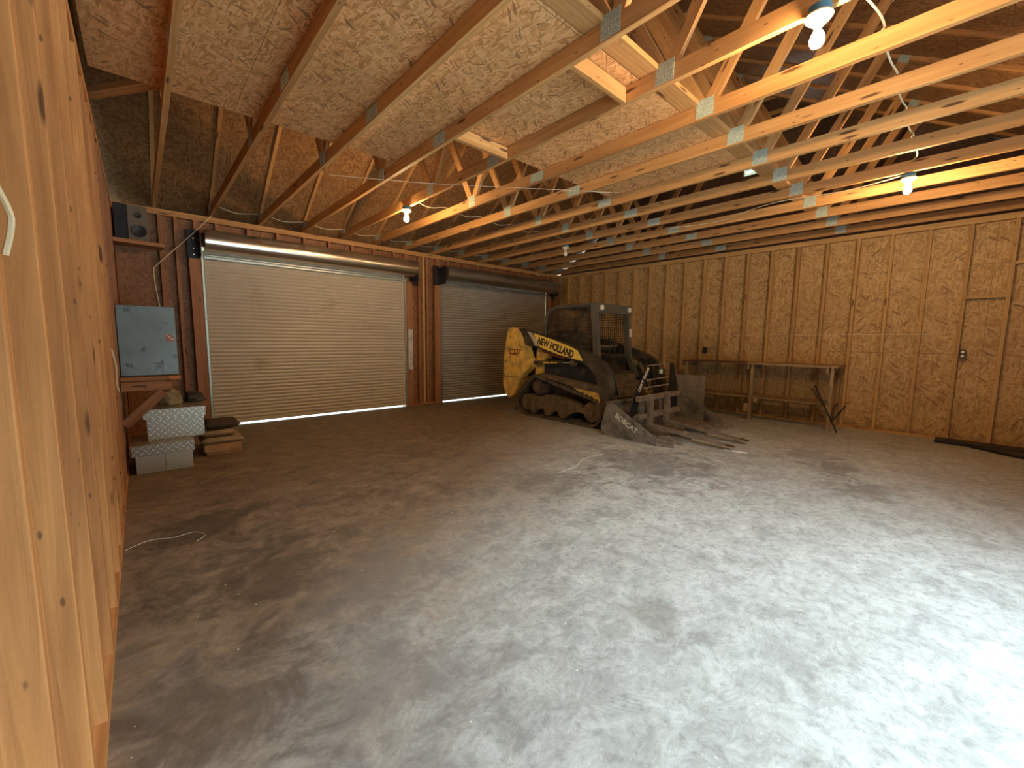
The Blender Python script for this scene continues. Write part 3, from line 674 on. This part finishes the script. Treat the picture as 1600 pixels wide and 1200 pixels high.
board('shelf_beam', (XL, -2.03, .855), (-8.20, -2.03, .855), .04, .085, PINE_RED, t, bev=.003)
board('shelf_beam', (XL, -1.12, .855), (-8.20, -1.12, .855), .04, .085, PINE_RED, t, bev=.003)
board('brace', (XL+.0, -2.035, .48), (-8.27, -2.035, .795), .038, .085, PINE_RED, t, bev=.003)
box('shelf_block', (-8.22, -2.045, .912), (-8.14, -2.0, .944), PINE_WALL, t)

def toolbox(x0, x1, y0, y1, z0, z1, label, frontmat, lidh):
    t = empty('tool_box', ((x0+x1)/2, (y0+y1)/2, z0), label, 'tool box', 'aluminium tool boxes')
    MB().box((x0+.03, y0, z0), (x1-.02, y1, z1-.03)).build('box_body', frontmat, t, bev=.004)
    l = MB(); l.box((x0, y0-.03, z1-.028), (x1, y1+.01, z1)); l.box((x0+.004, y0-.026, z1-lidh), (x1-.004, y0-.016, z1-.028)); l.build('lid', DIAM, t, bev=.003)
    return t
tl = toolbox(-8.55, -8.06, -2.15, -1.60, 0, .29, 'lower tool box of plain aluminium on the floor, lid edge in diamond plate', ALUM, .11)
box('centre_seam', (-8.300, -2.153, .01), (-8.296, -2.150, .17), MBLK, tl)
toolbox(-8.45, -7.93, -1.97, -1.50, .29, .61, 'upper tool box of bright diamond plate stacked on the plain one', DIAM, .10)
def lump(name, c, r, sc, mat, label, seed, cat, amp=.3, sub=4):
    rnd = random.Random(seed); bm = bmesh.new(); bmesh.ops.create_icosphere(bm, subdivisions=sub, radius=r)
    from mathutils import noise as N
    for v in bm.verts:
        d = N.fractal(v.co/r*1.7+Vector((seed, 0, 0)), 1.0, 2.0, 4); v.co *= 1+amp*d
        v.co = Vector((v.co.x*sc[0], v.co.y*sc[1], max(v.co.z*sc[2], -r*sc[2]*.62)))
    zm = min(v.co.z for v in bm.verts)
    for v in bm.verts: v.co.z -= zm
    me = bpy.data.meshes.new(name); bm.to_mesh(me); bm.free(); me.materials.append(mat)
    for p in me.polygons: p.use_smooth = True
    o = bpy.data.objects.new(name, me); COL.objects.link(o); o.location = c; return tag(o, label, cat)
lump('crumpled_tarp', (-8.22, -1.70, .611), .11, (1.05, .9, .85), TARP, 'crumpled olive tarp bundle on top of the upper tool box', 3, 'tarp')
lump('crumpled_tarp', (-7.99, -1.56, .611), .085, (1.1, .9, .85), TARPD, 'dark crumpled plastic bundle at the right end on the upper tool box', 9, 'tarp', .45)
# sacks and boards on the floor beside the tool boxes
def slab(name, x0, x1, y0, y1, z0, z1, mat, label, cat, seed, wob=.02, group=None):
    from mathutils import noise as N
    bm = bmesh.new(); bmesh.ops.create_cube(bm, size=1, matrix=Matrix.Translation(((x0+x1)/2, (y0+y1)/2, (z0+z1)/2)) @ Matrix.Diagonal((x1-x0, y1-y0, z1-z0, 1)))
    bmesh.ops.bevel(bm, geom=list(bm.edges), offset=(z1-z0)*.3, segments=2, affect='EDGES')
    bmesh.ops.subdivide_edges(bm, edges=[e for e in bm.edges if e.calc_length() > .06], cuts=5, use_grid_fill=True)
    for v in bm.verts:
        n = N.noise_vector(v.co*7+Vector((seed, 0, 0))); v.co += Vector((n.x, n.y, n.z*.5))*wob
        v.co.z = max(v.co.z, z0)
    org = Vector(((x0+x1)/2, (y0+y1)/2, z0)); bmesh.ops.translate(bm, vec=-org, verts=bm.verts)
    me = bpy.data.meshes.new(name); bm.to_mesh(me); bm.free(); me.materials.append(mat)
    for p in me.polygons: p.use_smooth = True
    o = bpy.data.objects.new(name, me); COL.objects.link(o); o.location = org; return tag(o, label, cat, group)
tag(MB().box((-7.93, -1.78, 0), (-7.60, -1.28, .035)).build('wood_board', CARD, bev=.003), 'short thin board lying on the floor under the sack pile', 'board')
tag(MB().box((-7.95, -1.80, .036), (-7.60, -1.32, .125)).build('wood_plank', CARD, bev=.006), 'thick reddish plank under the dusty sacks beside the tool boxes', 'plank')
slab('folded_sack', -7.97, -7.57, -1.80, -1.36, .128, .188, SACK, 'lower dusty tan sack lying on the reddish plank', 'sack', 2)
slab('folded_sack', -7.95, -7.62, -1.72, -1.36, .205, .262, SACK, 'middle dusty sack directly under the dark cushion', 'sack', 5)
slab('dark_cushion', -7.92, -7.58, -1.66, -1.22, .282, .34, DARKRUB, 'flat dark brown cushion on top of the sack pile', 'cushion', 8, .012)

# ------------------------------------------------------------------ loudspeaker on a corner shelf
t = empty('corner_shelf', (-8.35, -.35, 2.5), 'small brown plank shelf under the loudspeaker high in the left corner', 'shelf')
board('shelf_board', (XL, -.28, 2.505), (-8.10, -.22, 2.505), .40, .02, PINE_RED, t)
board('front_edge', (XL, -.49, 2.50), (-8.10, -.41, 2.50), .02, .045, PINE_RED, t)
t = empty('loudspeaker', (-8.34, -.3, 2.517), 'dark two-way loudspeaker on the corner shelf above the cabinet', 'loudspeaker')
R = Matrix.Rotation(math.radians(-8), 4, 'Z')
MB().box((-8.56, -.36, 2.517), (-8.26, -.12, 2.96)).build('speaker_body', BLACKM, t, bev=.006)
MB().box((-8.435, -.375, 2.520), (-8.245, -.355, 2.958)).build('baffle', SPKG, t, bev=.005)
MB().lathe([(0, 0), (.03, .004), (.062, .014), (.07, .016), (.074, .010), (.074, 0)], (-8.335, -.376, 2.65), (0, -1, 0)).build('woofer', SPKC, t, smooth=True)
MB().lathe([(0, .006), (.02, .006), (.03, .010), (.034, .006), (.034, 0)], (-8.335, -.376, 2.84), (0, -1, 0)).build('tweeter', SPKC, t, smooth=True)

# strands of string on the floor
cable('string_strand', [(-8.57, -4.0, .004), (-8.45, -3.93, .004), (-8.33, -3.98, .004), (-8.22, -3.97, .004), (-8.17, -4.07, .004), (-8.22, -4.14, .003)], .002, 'pale string strand on the floor beside the left wall', 'string', STRING)
cable('string_strand', [(-5.3, -4.75, .003), (-5.0, -4.72, .003), (-4.7, -4.60, .003), (-4.35, -4.62, .003)], .0025, 'pale string strand on the middle of the floor', 'string', STRING)
MBt = MB()
tag(MB().prism([(-3.02, -5.50), (-2.97, -5.74), (-2.93, -5.74), (-2.96, -5.48)], 'z', .0, .006).build('paper_scrap', WHITE), 'white paper scrap on the floor in front of the forks', 'paper')
# wire hanging on the near left studs
cable('electric_cable', [(XL+.006, -3.25, 1.25), (XL+.02, -3.22, 1.12), (XL+.012, -3.14, .98), (XL+.02, -3.05, .92)], .006, 'short pale cable end hanging on the left wall studs by the cabinet')

# ------------------------------------------------------------------ compact track loader, nose towards -Y
CX = -2.46
LD = empty('track_loader', (CX, -2.8, 0), 'yellow and black compact track loader with mesh cab parked before the right door', 'loader')
def hull_path(circs, n=64):
    pts = []
    for (cy, cz, r) in circs:
        for k in range(n): a = 2*PI*k/n; pts.append((cy+r*math.cos(a), cz+r*math.sin(a)))
    pts.sort()
    def half(ps):
        h = []
        for p in ps:
            while len(h) >= 2 and (h[-1][0]-h[-2][0])*(p[1]-h[-2][1])-(h[-1][1]-h[-2][1])*(p[0]-h[-2][0]) <= 0: h.pop()
            h.append(p)
        return h
    lo = half(pts); up = half(pts[::-1]); return lo[:-1]+up[:-1]
def resample(loop, n):
    P = [Vector(p) for p in loop]+[Vector(loop[0])]; L = [0]
    for a, b in zip(P, P[1:]): L.append(L[-1]+(b-a).length)
    out = []
    for k in range(n):
        t = L[-1]*k/n; i = max(j for j in range(len(L)) if L[j] <= t+1e-9); i = min(i, len(P)-2)
        f = (t-L[i])/max(1e-9, L[i+1]-L[i]); p = P[i].lerp(P[i+1], f); d = (P[i+1]-P[i]).normalized(); out.append((p, d))
    return out
for s in (-1, 1):
    xo = CX+s*.84; xi = CX+s*.53
    if s < 0: xlo, xhi = xo, xi
    else: xlo, xhi = xi, xo
    loop = hull_path([(-2.42, .530, .165), (-2.165, .235, .195), (-3.59, .240, .195)])
    belt = resample(loop, 120); mb = MB(); th = .042; rings = []
    for p, d in belt:
        nrm = Vector((d.y, -d.x))   # outward for ccw loop
        a = p; b = p+nrm*th
        rings.append([mb.bm.verts.new((x, q.x, q.y)) for x, q in ((xlo, a), (xhi, a), (xhi, b), (xlo, b))])
    for i in range(len(rings)):
        A, B = rings[i], rings[(i+1) % len(rings)]
        for k in range(4): mb.bm.faces.new((A[k], A[(k+1) % 4], B[(k+1) % 4], B[k]))
    for p, d in resample(loop, 46):
        nrm = Vector((d.y, -d.x)); c = p+nrm*(th+.009)
        mb.bar((xlo+.005, c.x-d.x*.018, c.y-d.y*.018), (xhi-.005, c.x-d.x*.018, c.y-d.y*.018), .036, .022, up=(0, nrm.x, nrm.y))
    for p, d in resample(loop, 60):
        nrm = Vector((d.y, -d.x)); c = p-nrm*.012
        mb.bar((xlo+.12, c.x, c.y), (xhi-.12, c.x, c.y), .02, .03, up=(0, nrm.x, nrm.y))
    tr = mb.build('rubber_track', RUBBER, LD)
    fr = MB(); e = .035
    fx0, fx1 = (xlo+e+.02, xhi-.02) if s < 0 else (xlo+.02, xhi-e-.02)
    fr.prism([(-2.03, .27), (-2.08, .34), (-2.22, .385), (-2.45, .355), (-2.62, .41), (-3.05, .39), (-3.20, .37), (-3.42, .29), (-3.63, .27), (-3.655, .215), (-3.60, .17), (-3.50, .18), (-3.34, .21), (-3.20, .17), (-3.12, .12), (-2.94, .12), (-2.86, .17), (-2.78, .12), (-2.60, .12), (-2.52, .17), (-2.44, .125), (-2.28, .125), (-2.20, .19), (-2.08, .20)], 'x', fx0, fx1)
    fr.build('track_frame', MUD, LD, bev=.012)
    for cy in (-2.34, -2.68, -3.02):
        r = MB()
        for xa, xb in ((xlo+.02, xlo+.11), (xhi-.11, xhi-.02)): r.cyl((xa+.012, cy, .143), (xb-.012, cy, .143), .086, seg=28)
        r.cyl((xlo+.028, cy, .143), (xhi-.028, cy, .143), .045, seg=16); r.build('track_roller', MUD, LD, smooth=True)
    r = MB()
    for xa, xb in ((xlo+.03, xlo+.11), (xhi-.11, xhi-.03)): r.cyl((xa+.03, -3.59, .240), (xb-.03, -3.59, .240), .155, seg=36)
    r.cyl((xlo+.01, -3.60, .240), (xhi-.01, -3.60, .240), .05); r.build('front_idler', MUD, LD, smooth=True)
    r = MB()
    for xa, xb in ((xlo+.03, xlo+.11), (xhi-.11, xhi-.03)): r.cyl((xa+.03, -2.165, .235), (xb-.03, -2.165, .235), .150, seg=36)
    r.build('rear_idler', MUD, LD, smooth=True)
    r = MB(); face = xlo if s < 0 else xhi; dr = 1 if s < 0 else -1
    r.cyl((face+dr*.07, -2.42, .530), (face+dr*.25, -2.42, .530), .125, seg=40)
    r.cyl((face+dr*.015, -2.42, .535), (face+dr*.10, -2.42, .535), .10, seg=28); r.cyl((face-.0, -2.42, .535), (face+dr*.05, -2.42, .535), .055, seg=20)
    for k in range(18):
        a = 2*PI*k/18; r.bar((face+dr*.08, -2.42+.135*math.cos(a), .530+.135*math.sin(a)), (face+dr*.20, -2.42+.135*math.cos(a), .530+.135*math.sin(a)), .022, .03, up=(0, math.cos(a), math.sin(a)))
    for k in range(8):
        a = 2*PI*k/8; r.cyl((face+dr*.005, -2.42+.078*math.cos(a), .535+.078*math.sin(a)), (face+dr*.02, -2.42+.078*math.cos(a), .535+.078*math.sin(a)), .010, seg=6)
    r.build('drive_sprocket', MUD, LD, smooth=True)
# chassis
ch = MB(); ch.prism([(-1.78, .26), (-1.72, .78), (-3.30, .78), (-3.72, .64), (-3.80, .40), (-3.70, .22)], 'x', CX-.50, CX+.50); ch.build('chassis', MUD, LD, bev=.02)
for s in (-1, 1):
    x0 = CX+s*.515; MB().prism([(-3.15, .64), (-3.74, .66), (-3.80, .38), (-3.60, .44)], 'x', x0-.012, x0+s*.30).build('fender_panel', YEL, LD, bev=.006)
# engine bay: yellow side rear panels with black hood
eg = MB(); eg.prism([(-1.62, .78), (-1.66, 1.18), (-1.80, 1.38), (-2.30, 1.42), (-2.30, .78)], 'x', CX-.50, CX+.50); eg.build('engine_hood', MBLK, LD, bev=.03)
rd = MB(); rd.box((CX-.42, -1.60, .40), (CX+.42, -1.72, .95)); rd.build('rear_door', YEL, LD, bev=.02)
for s in (-1, 1):
    xa, xb = sorted((CX+s*.86, CX+s*.50))
    # lower rear corner
    MB().prism([(-1.57, .66), (-2.02, .66), (-1.95, .48), (-1.86, .34), (-1.74, .27), (-1.64, .34), (-1.57, .50)], 'x', xa, xb).build('rear_corner_panel', YEL, LD, bev=.02)
    # boom tower (upright of the loader arm)
    tw = MB(); tw.prism([(-1.57, .672), (-1.58, .95), (-1.625, 1.27), (-1.70, 1.55), (-1.74, 1.575), (-1.86, 1.575), (-1.98, 1.54), (-2.05, 1.46), (-2.13, 1.30), (-2.22, 1.08), (-2.30, .96), (-2.295, .88), (-2.22, .82), (-2.10, .74), (-2.05, .672)], 'x', *sorted((CX+s*.86, CX+s*.70))); tw.build('boom_tower', YEL, LD, bev=.02)
    # main boom, a long slope then a bent drop to the bucket
    sx0, sx1 = sorted((CX+s*.845, CX+s*.715))
    bo = MB()
    up_ = [(-1.96, 1.56), (-2.15, 1.52), (-2.60, 1.42), (-3.10, 1.29), (-3.40, 1.20), (-3.64, 1.12), (-3.83, 1.00), (-3.92, .87), (-3.95, .70), (-3.955, .50), (-3.94, .30), (-3.91, .20)]
    lo_ = [(-3.84, .20), (-3.80, .36), (-3.76, .60), (-3.70, .80), (-3.58, .93), (-3.40, 1.02), (-3.10, 1.07), (-2.75, 1.14), (-2.45, 1.22), (-2.15, 1.26), (-2.00, 1.30)]
    bo.prism(up_+lo_, 'x', sx0, sx1); bm_o = bo.build('loader_arm', MBLK, LD, bev=.012)
    xf = CX+s*.852
    MB().prism([(-2.35, 1.47), (-2.80, 1.362), (-3.24, 1.235), (-3.34, 1.19), (-3.44, 1.05), (-3.44, 1.035), (-2.95, 1.115), (-2.50, 1.235)], 'x', *sorted((xf, xf-s*.01))).build('yellow_decal', YEL_CLEAN, LD)
    MB().prism([(-2.20, 1.50), (-2.28, 1.485), (-2.42, 1.36), (-2.47, 1.25), (-2.39, 1.255), (-2.33, 1.35)], 'x', *sorted((xf, xf-s*.01))).build('grey_decal', SILV, LD)
    MB().prism([(-2.52, 1.225), (-3.02, 1.095), (-3.02, 1.035), (-2.52, 1.15)], 'x', *sorted((CX+s*.80, CX+s*.78))).build('red_strip', REDP, LD)
    # yellow rear post, lift cylinder, side body
    MB().prism([(-2.28, .70), (-2.48, .70), (-2.50, 1.24), (-2.32, 1.24)], 'x', *sorted((CX+s*.72, CX+s*.52))).build('pivot_post', YEL, LD, bev=.012)
    cy = MB(); cy.cyl((CX+s*.775, -2.32, .955), (CX+s*.775, -2.98, .985), .034, seg=20); cy.build('lift_cylinder', MBLK, LD, smooth=True)
    MB().cyl((CX+s*.775, -2.98, .985), (CX+s*.775, -3.20, .995), .018).build('cylinder_rod', BRIGHT, LD, smooth=True)
    MB().cyl((CX+s*.74, -3.20, .995), (CX+s*.81, -3.20, .995), .05).build('cylinder_pin', MUD, LD, smooth=True)
    MB().prism([(-2.50, .93), (-2.55, 1.03), (-3.10, 1.00), (-3.55, .90), (-3.72, .80), (-3.74, .66), (-3.50, .70), (-3.0, .74), (-2.50, .79)], 'x', *sorted((CX+s*.70, CX+s*.50))).build('side_body', MBLUE, LD, bev=.02)
    MB().prism([(-2.50, .78), (-3.0, .735), (-3.50, .69), (-3.76, .64), (-3.76, .56), (-3.30, .60), (-2.85, .68), (-2.50, .73)], 'x', *sorted((CX+s*.83, CX+s*.52))).build('fender', MUD, LD, bev=.01)
    # tilt cylinder and quick attach at the front
    MB().cyl((CX+s*.50, -3.62, .98), (CX+s*.50, -3.86, .52), .035, seg=18).build('tilt_cylinder', MBLK, LD, smooth=True)
    MB().cyl((CX+s*.50, -3.86, .52), (CX+s*.50, -3.93, .36), .018).build('tilt_rod', BRIGHT, LD, smooth=True)
    MB().tube(smooth_path([(CX+s*.62, -3.60, 1.05), (CX+s*.60, -3.80, .95), (CX+s*.58, -3.88, .70), (CX+s*.52, -3.90, .45)]), .013).build('hydraulic_hose', BLACKM, LD, smooth=True)
MB().box((CX-.72, -3.92, .22), (CX+.72, -3.84, .34)).box((CX-.50, -3.955, .12), (CX-.30, -3.90, .48)).box((CX+.30, -3.955, .12), (CX+.50, -3.90, .48)).box((CX-.50, -3.955, .40), (CX+.50, -3.90, .48)).build('quick_attach', BLACKM, LD, bev=.006)
# lettering
ny = Vector((0, -1, 0)); zz = Vector((0, 0, 1))
dirv = Vector((0, -(3.20-2.42), 1.155-1.375)).normalized(); upv = Vector((-1, 0, 0)).cross(dirv)*1
Mx = basis(dirv, upv, (-1, 0, 0), (CX-.8535, -2.86, 1.232))
lettering('brand_lettering', 'NEW HOLLAND', .165, TEXTB, LD, Mx, sx=.68, bold=.006, shear=.05)
dir2 = Vector((0, -1, .03)).normalized()
lettering('model_lettering', 'C227', .13, TEXTR, LD, basis(dir2, Vector((-1, 0, 0)).cross(dir2), (-1, 0, 0), (CX-.8615, -1.87, 1.13)), sx=1.1, bold=.002, shear=.25)
MB().prism([(-1.80, 1.072), (-1.97, 1.070), (-2.00, 1.082), (-1.80, 1.086)], 'x', CX-.8635, CX-.861).build('model_underline', TEXTR, LD)
lettering('cylinder_lettering', 'SUPER BOOM', .04, YEL_CLEAN, LD, basis(Vector((0, -1, .045)).normalized(), Vector((-1, 0, 0)).cross(Vector((0, -1, .045)).normalized()), (-1, 0, 0), (CX-.811, -2.72, .972)), sx=1.3, bold=.001)
# ---- cab
cx0, cx1 = CX-.455, CX+.455
cab = MB()
prof_rear = [(-2.24, 1.02), (-2.26, 1.60), (-2.30, 1.78), (-2.38, 1.88), (-2.52, 1.93)]
for x in (cx0, cx1):
    path = [(x, y, z) for y, z in prof_rear]+[(x, -3.34, 1.935)]
    cab.tube(path, .032, 8)
    cab.bar((x, -3.34, 1.95), (x, -3.42, 1.12), .075, .10, up=(0, 1, 0))
    cab.bar((x, -3.42, 1.12), (x, -3.60, .72), .07, .09, up=(0, 1, 0))
    cab.bar((x, -2.24, 1.06), (x, -3.42, 1.10), .04, .05)
cab.bar((cx0, -2.50, 1.93), (cx1, -2.50, 1.93), .06, .05); cab.bar((cx0, -2.26, 1.5), (cx1, -2.26, 1.5), .04, .04)
cab.build('cab_frame', CABG, LD)
MB().prism([(-2.42, 1.93), (-2.50, 1.965), (-3.36, 1.955), (-3.42, 1.92), (-3.38, 1.88), (-2.50, 1.90)], 'x', cx0+.02, cx1-.02).build('cab_roof', CABG, LD, bev=.01)
MB().box((cx0-.03, -3.43, 1.80), (cx1+.03, -3.36, 1.96)).build('roof_visor', CABG, LD, bev=.012)
wl_ = MB()
for s in (-1, 1):
    MB().cyl((CX+s*.40, -3.425, 1.885), (CX+s*.40, -3.46, 1.885), .042, seg=20).build('work_light', WHITE, LD, smooth=True)
for nm, x in (('side_screen', cx0), ('side_screen', cx1)):
    m = MB(); y = -2.32
    while y > -3.34:
        zt_ = 1.90 if y < -2.48 else 1.78+(-2.30-y)*.6
        m.bar((x, y, 1.10), (x, y, zt_), .009, .009, up=(1, 0, 0)); y -= .042
    z = 1.14
    while z < 1.92:
        m.bar((x, -2.27 if z < 1.75 else -2.36, z), (x, -3.36, z), .009, .009); z += .042
    m.build(nm, MBLK, LD)
m = MB(); x = cx0+.04
while x < cx1: m.bar((x, -2.25, 1.12), (x, -2.28, 1.80), .009, .009, up=(0, 1, 0)); x += .05
z = 1.15
while z < 1.8: m.bar((cx0, -2.26, z), (cx1, -2.26, z), .009, .009); z += .05
m.build('rear_screen', MBLK, LD)
# interior
MB().box((cx0+.02, -3.55, .78), (cx1-.02, -2.26, .84)).box((cx0, -2.30, .80), (cx0+.03, -3.40, 1.08)).box((cx1-.03, -2.30, .80), (cx1, -3.40, 1.08)).build('cab_tub', MBLK, LD)
se = empty('operator_seat', (0, -.0, 0)); se.parent = LD
MB().box((CX-.24, -3.0, .98), (CX+.24, -2.50, 1.10)).build('seat_cushion', MBLK, se, bev=.03)
MB().prism([(-2.42, 1.05), (-2.36, 1.52), (-2.44, 1.55), (-2.54, 1.08)], 'x', CX-.22, CX+.22).build('seat_back', MBLK, se, bev=.025)
MB().sph((CX-.36, -2.34, 1.50), .095, (1, .7, 1.0)).build('air_cleaner', TAN, LD, smooth=True)
for s in (-1, 1):
    MB().tube(smooth_path([(CX+s*.30, -3.05, 1.02), (CX+s*.28, -3.18, 1.22), (CX+s*.26, -3.16, 1.34)]), .014).build('control_lever', MBLK, LD, smooth=True)
    MB().sph((CX+s*.26, -3.16, 1.36), .035, (1, 1, 1.3)).build('lever_knob', BLACKM, LD, smooth=True)
    MB().bar((CX+s*.36, -2.7, 1.22), (CX+s*.36, -3.20, 1.20), .09, .05).build('arm_rest', MBLK, LD, bev=.01)
MB().tube(smooth_path([(CX-.34, -2.55, 1.45), (CX-.34, -3.0, 1.38), (CX-.30, -3.28, 1.28), (CX, -3.36, 1.26), (CX+.30, -3.28, 1.28), (CX+.34, -3.0, 1.38), (CX+.34, -2.55, 1.45)]), .018).build('lap_bar', CABG, LD, smooth=True)
MB().box((cx1-.012, -3.405, 1.42), (cx1+.03, -3.455, 1.56)).build('post_label', TEXTW, LD)
MB().box((CX-.42, -3.62, .66), (CX+.42, -3.50, .80)).build('front_step', MUD, LD, bev=.01)

# ------------------------------------------------------------------ bucket in front
BX0, BX1 = -3.50, -1.41
bk = empty('loader_bucket', (CX, -4.3, 0), 'wide worn steel bucket with teeth on the floor in front of the loader', 'bucket')
sidep = [(-4.06, .475), (-4.13, .48), (-4.72, .14), (-4.80, .09), (-4.80, .002), (-4.10, .002), (-3.99, .05), (-3.965, .12)]
for x in (BX0, BX1): MB().prism(sidep, 'x', x-.010, x+.010).build('side_plate', WORN, bk)
for x, s in ((BX0, -1), (BX1, 1)):
    MB().prism([(-4.10, .475), (-4.15, .475), (-4.80, .11), (-4.80, .05), (-4.70, .10)], 'x', x-.016, x+.016).build('edge_stiffener', WORN, bk)
    MB().prism([(-4.58, .002), (-4.84, .002), (-4.84, .09), (-4.80, .12), (-4.66, .16)], 'x', x-.018, x+.018).build('side_cutter', WORN, bk)
shell = [(-4.06, .475), (-4.03, .36), (-3.98, .16), (-3.985, .08), (-4.03, .03), (-4.10, .008), (-4.82, .004)]
sh = MB(); n = len(shell)
inn = [(-4.075, .47), (-4.045, .36), (-3.997, .16), (-4.0, .09), (-4.04, .045), (-4.11, .022), (-4.82, .018)]
sh.prism(shell+inn[::-1], 'x', BX0, BX1); sh.build('bucket_shell', RUST, bk)
MB().bar((BX0, -4.08, .475), (BX1, -4.08, .475), .07, .03).build('top_lip', WORN, bk)
MB().box((BX0-.01, -4.70, .002), (BX1+.01, -4.86, .024)).build('cutting_edge', RUST, bk)
for k in range(9):
    x = BX0+.06+(BX1-BX0-.12)*k/8
    MB().prism([(x-.05, -4.80), (x+.05, -4.80), (x+.042, -4.93), (x+.018, -5.04), (x-.018, -5.04), (x-.042, -4.93)], 'z', .003, .045).prism([(-4.72, .024), (-4.72, .07), (-4.84, .085), (-4.92, .05), (-4.92, .024)], 'x', x-.03, x+.03).build('bucket_tooth', RUST, bk, bev=.006)
sd = Vector((0, -(4.62-4.19), .13-.36)).normalized()
lettering('side_lettering', 'BOBCAT', .095, TEXTW, bk, basis(sd, Vector((-1, 0, 0)).cross(sd), (-1, 0, 0), (BX0-.0125, -4.38, .225)), sx=1.05, bold=.002)

# ------------------------------------------------------------------ pallet fork carriage standing in the bucket
fk = empty('pallet_fork', (-2.75, -4.4, 0), 'black pallet fork frame with guard rack and two long fork tines standing in the bucket', 'pallet fork')
def plate_arm(pts, th, name, mat):
    m = MB(); m.prism(pts, 'y', -4.315-th/2, -4.315+th/2); return m.build(name, mat, fk, bev=.006)
gy = -4.30
lft = [(-2.90, .985), (-2.865, 1.0), (-2.84, .985), (-2.87, .86), (-3.02, .66), (-3.10, .56), (-3.14, .30), (-3.14, .20), (-3.30, .20), (-3.29, .42), (-3.24, .55), (-3.16, .66)]
rgt = [(-2.12, 1.015), (-2.20, 1.02), (-2.19, .60), (-2.13, .46), (-2.07, .22), (-1.93, .22), (-1.93, .62)]
plate_arm(lft, .02, 'guard_upright', BLACKM); plate_arm(rgt, .02, 'guard_upright', BLACKM)
MB().prism([(-2.19, .66), (-2.24, .60), (-2.40, .42), (-2.42, .20), (-2.32, .20), (-2.30, .40), (-2.19, .52)], 'y', gy-.02, gy).build('guard_brace', BLACKM, fk)
for zl, xl, xr in ((.995, -2.87, -2.16), (.78, -2.98, -1.99), (.665, -3.10, -1.94)):
    MB().bar((xl, gy, zl), (xr, gy, zl+.02), .02, .016).build('guard_rail', RUST, fk)
for zl in (.50, .24): MB().box((-3.25, -4.42, zl), (-2.02, -4.35, zl+.075)).build('carriage_bar', RUST, fk, bev=.005)
for x in (-3.02, -2.46): MB().box((x-.05, -4.36, .18), (x+.05, -4.32, .56)).build('carriage_upright', RUST, fk, bev=.004)
def tine(x, ya, yb):
    t = MB(); t.prism([(-4.424, .60), (-4.462, .60), (-4.472, .165), (-4.60, .148), (-5.08, .115), (yb, .052), (yb, .040), (-5.06, .094), (-4.50, .106), (-4.424, .14)], 'x', x-.055, x+.055)
    return t.build('fork_tine', RUST, fk, bev=.004)
tine(-2.99, 0, -5.60); tine(-2.50, 0, -5.60)
for x in (-2.99, -2.50): MB().prism([(-5.50, .0535), (-5.50, .068), (-5.602, .054), (-5.602, .0385)], 'x', x-.057, x+.057).build('worn_tip', BRIGHT, fk)
au = Vector((-.24, 0, -.33)).normalized()
lettering('guard_lettering', 'DIRT DOG', .075, TEXTW, fk, basis(-au, Vector((0, -1, 0)).cross(-au)*1, (0, -1, 0), (-3.00, -4.3275, .80)), sx=1.15, bold=.002)
MB().box((-3.24, -4.333, .20), (-3.18, -4.327, .28)).build('white_label', WHITE, fk)
MB().tube([(-2.55, -4.31, 1.0), (-2.55, -4.345, .936)], .004).build('wire_hook', BRIGHT, fk)
tag(MB().lathe([(0, 0), (.025, .0), (.028, .02), (.028, .055), (.016, .065), (0, .066)], (-2.55, -4.345, .868), seg=18).build('hanging_lock', m_plain('pale_green_glaze', (.45, .60, .48), .3, 0, var=.1), smooth=True), 'small pale green padlock hanging by a wire in the black guard rack', 'padlock')
cable('electric_cable', [(-8.574, -6.385, 1.60), (-8.562, -6.385, 1.55), (-8.574, -6.378, 1.49)], .0045, 'pale cable stub on the nearest studs at the left edge')
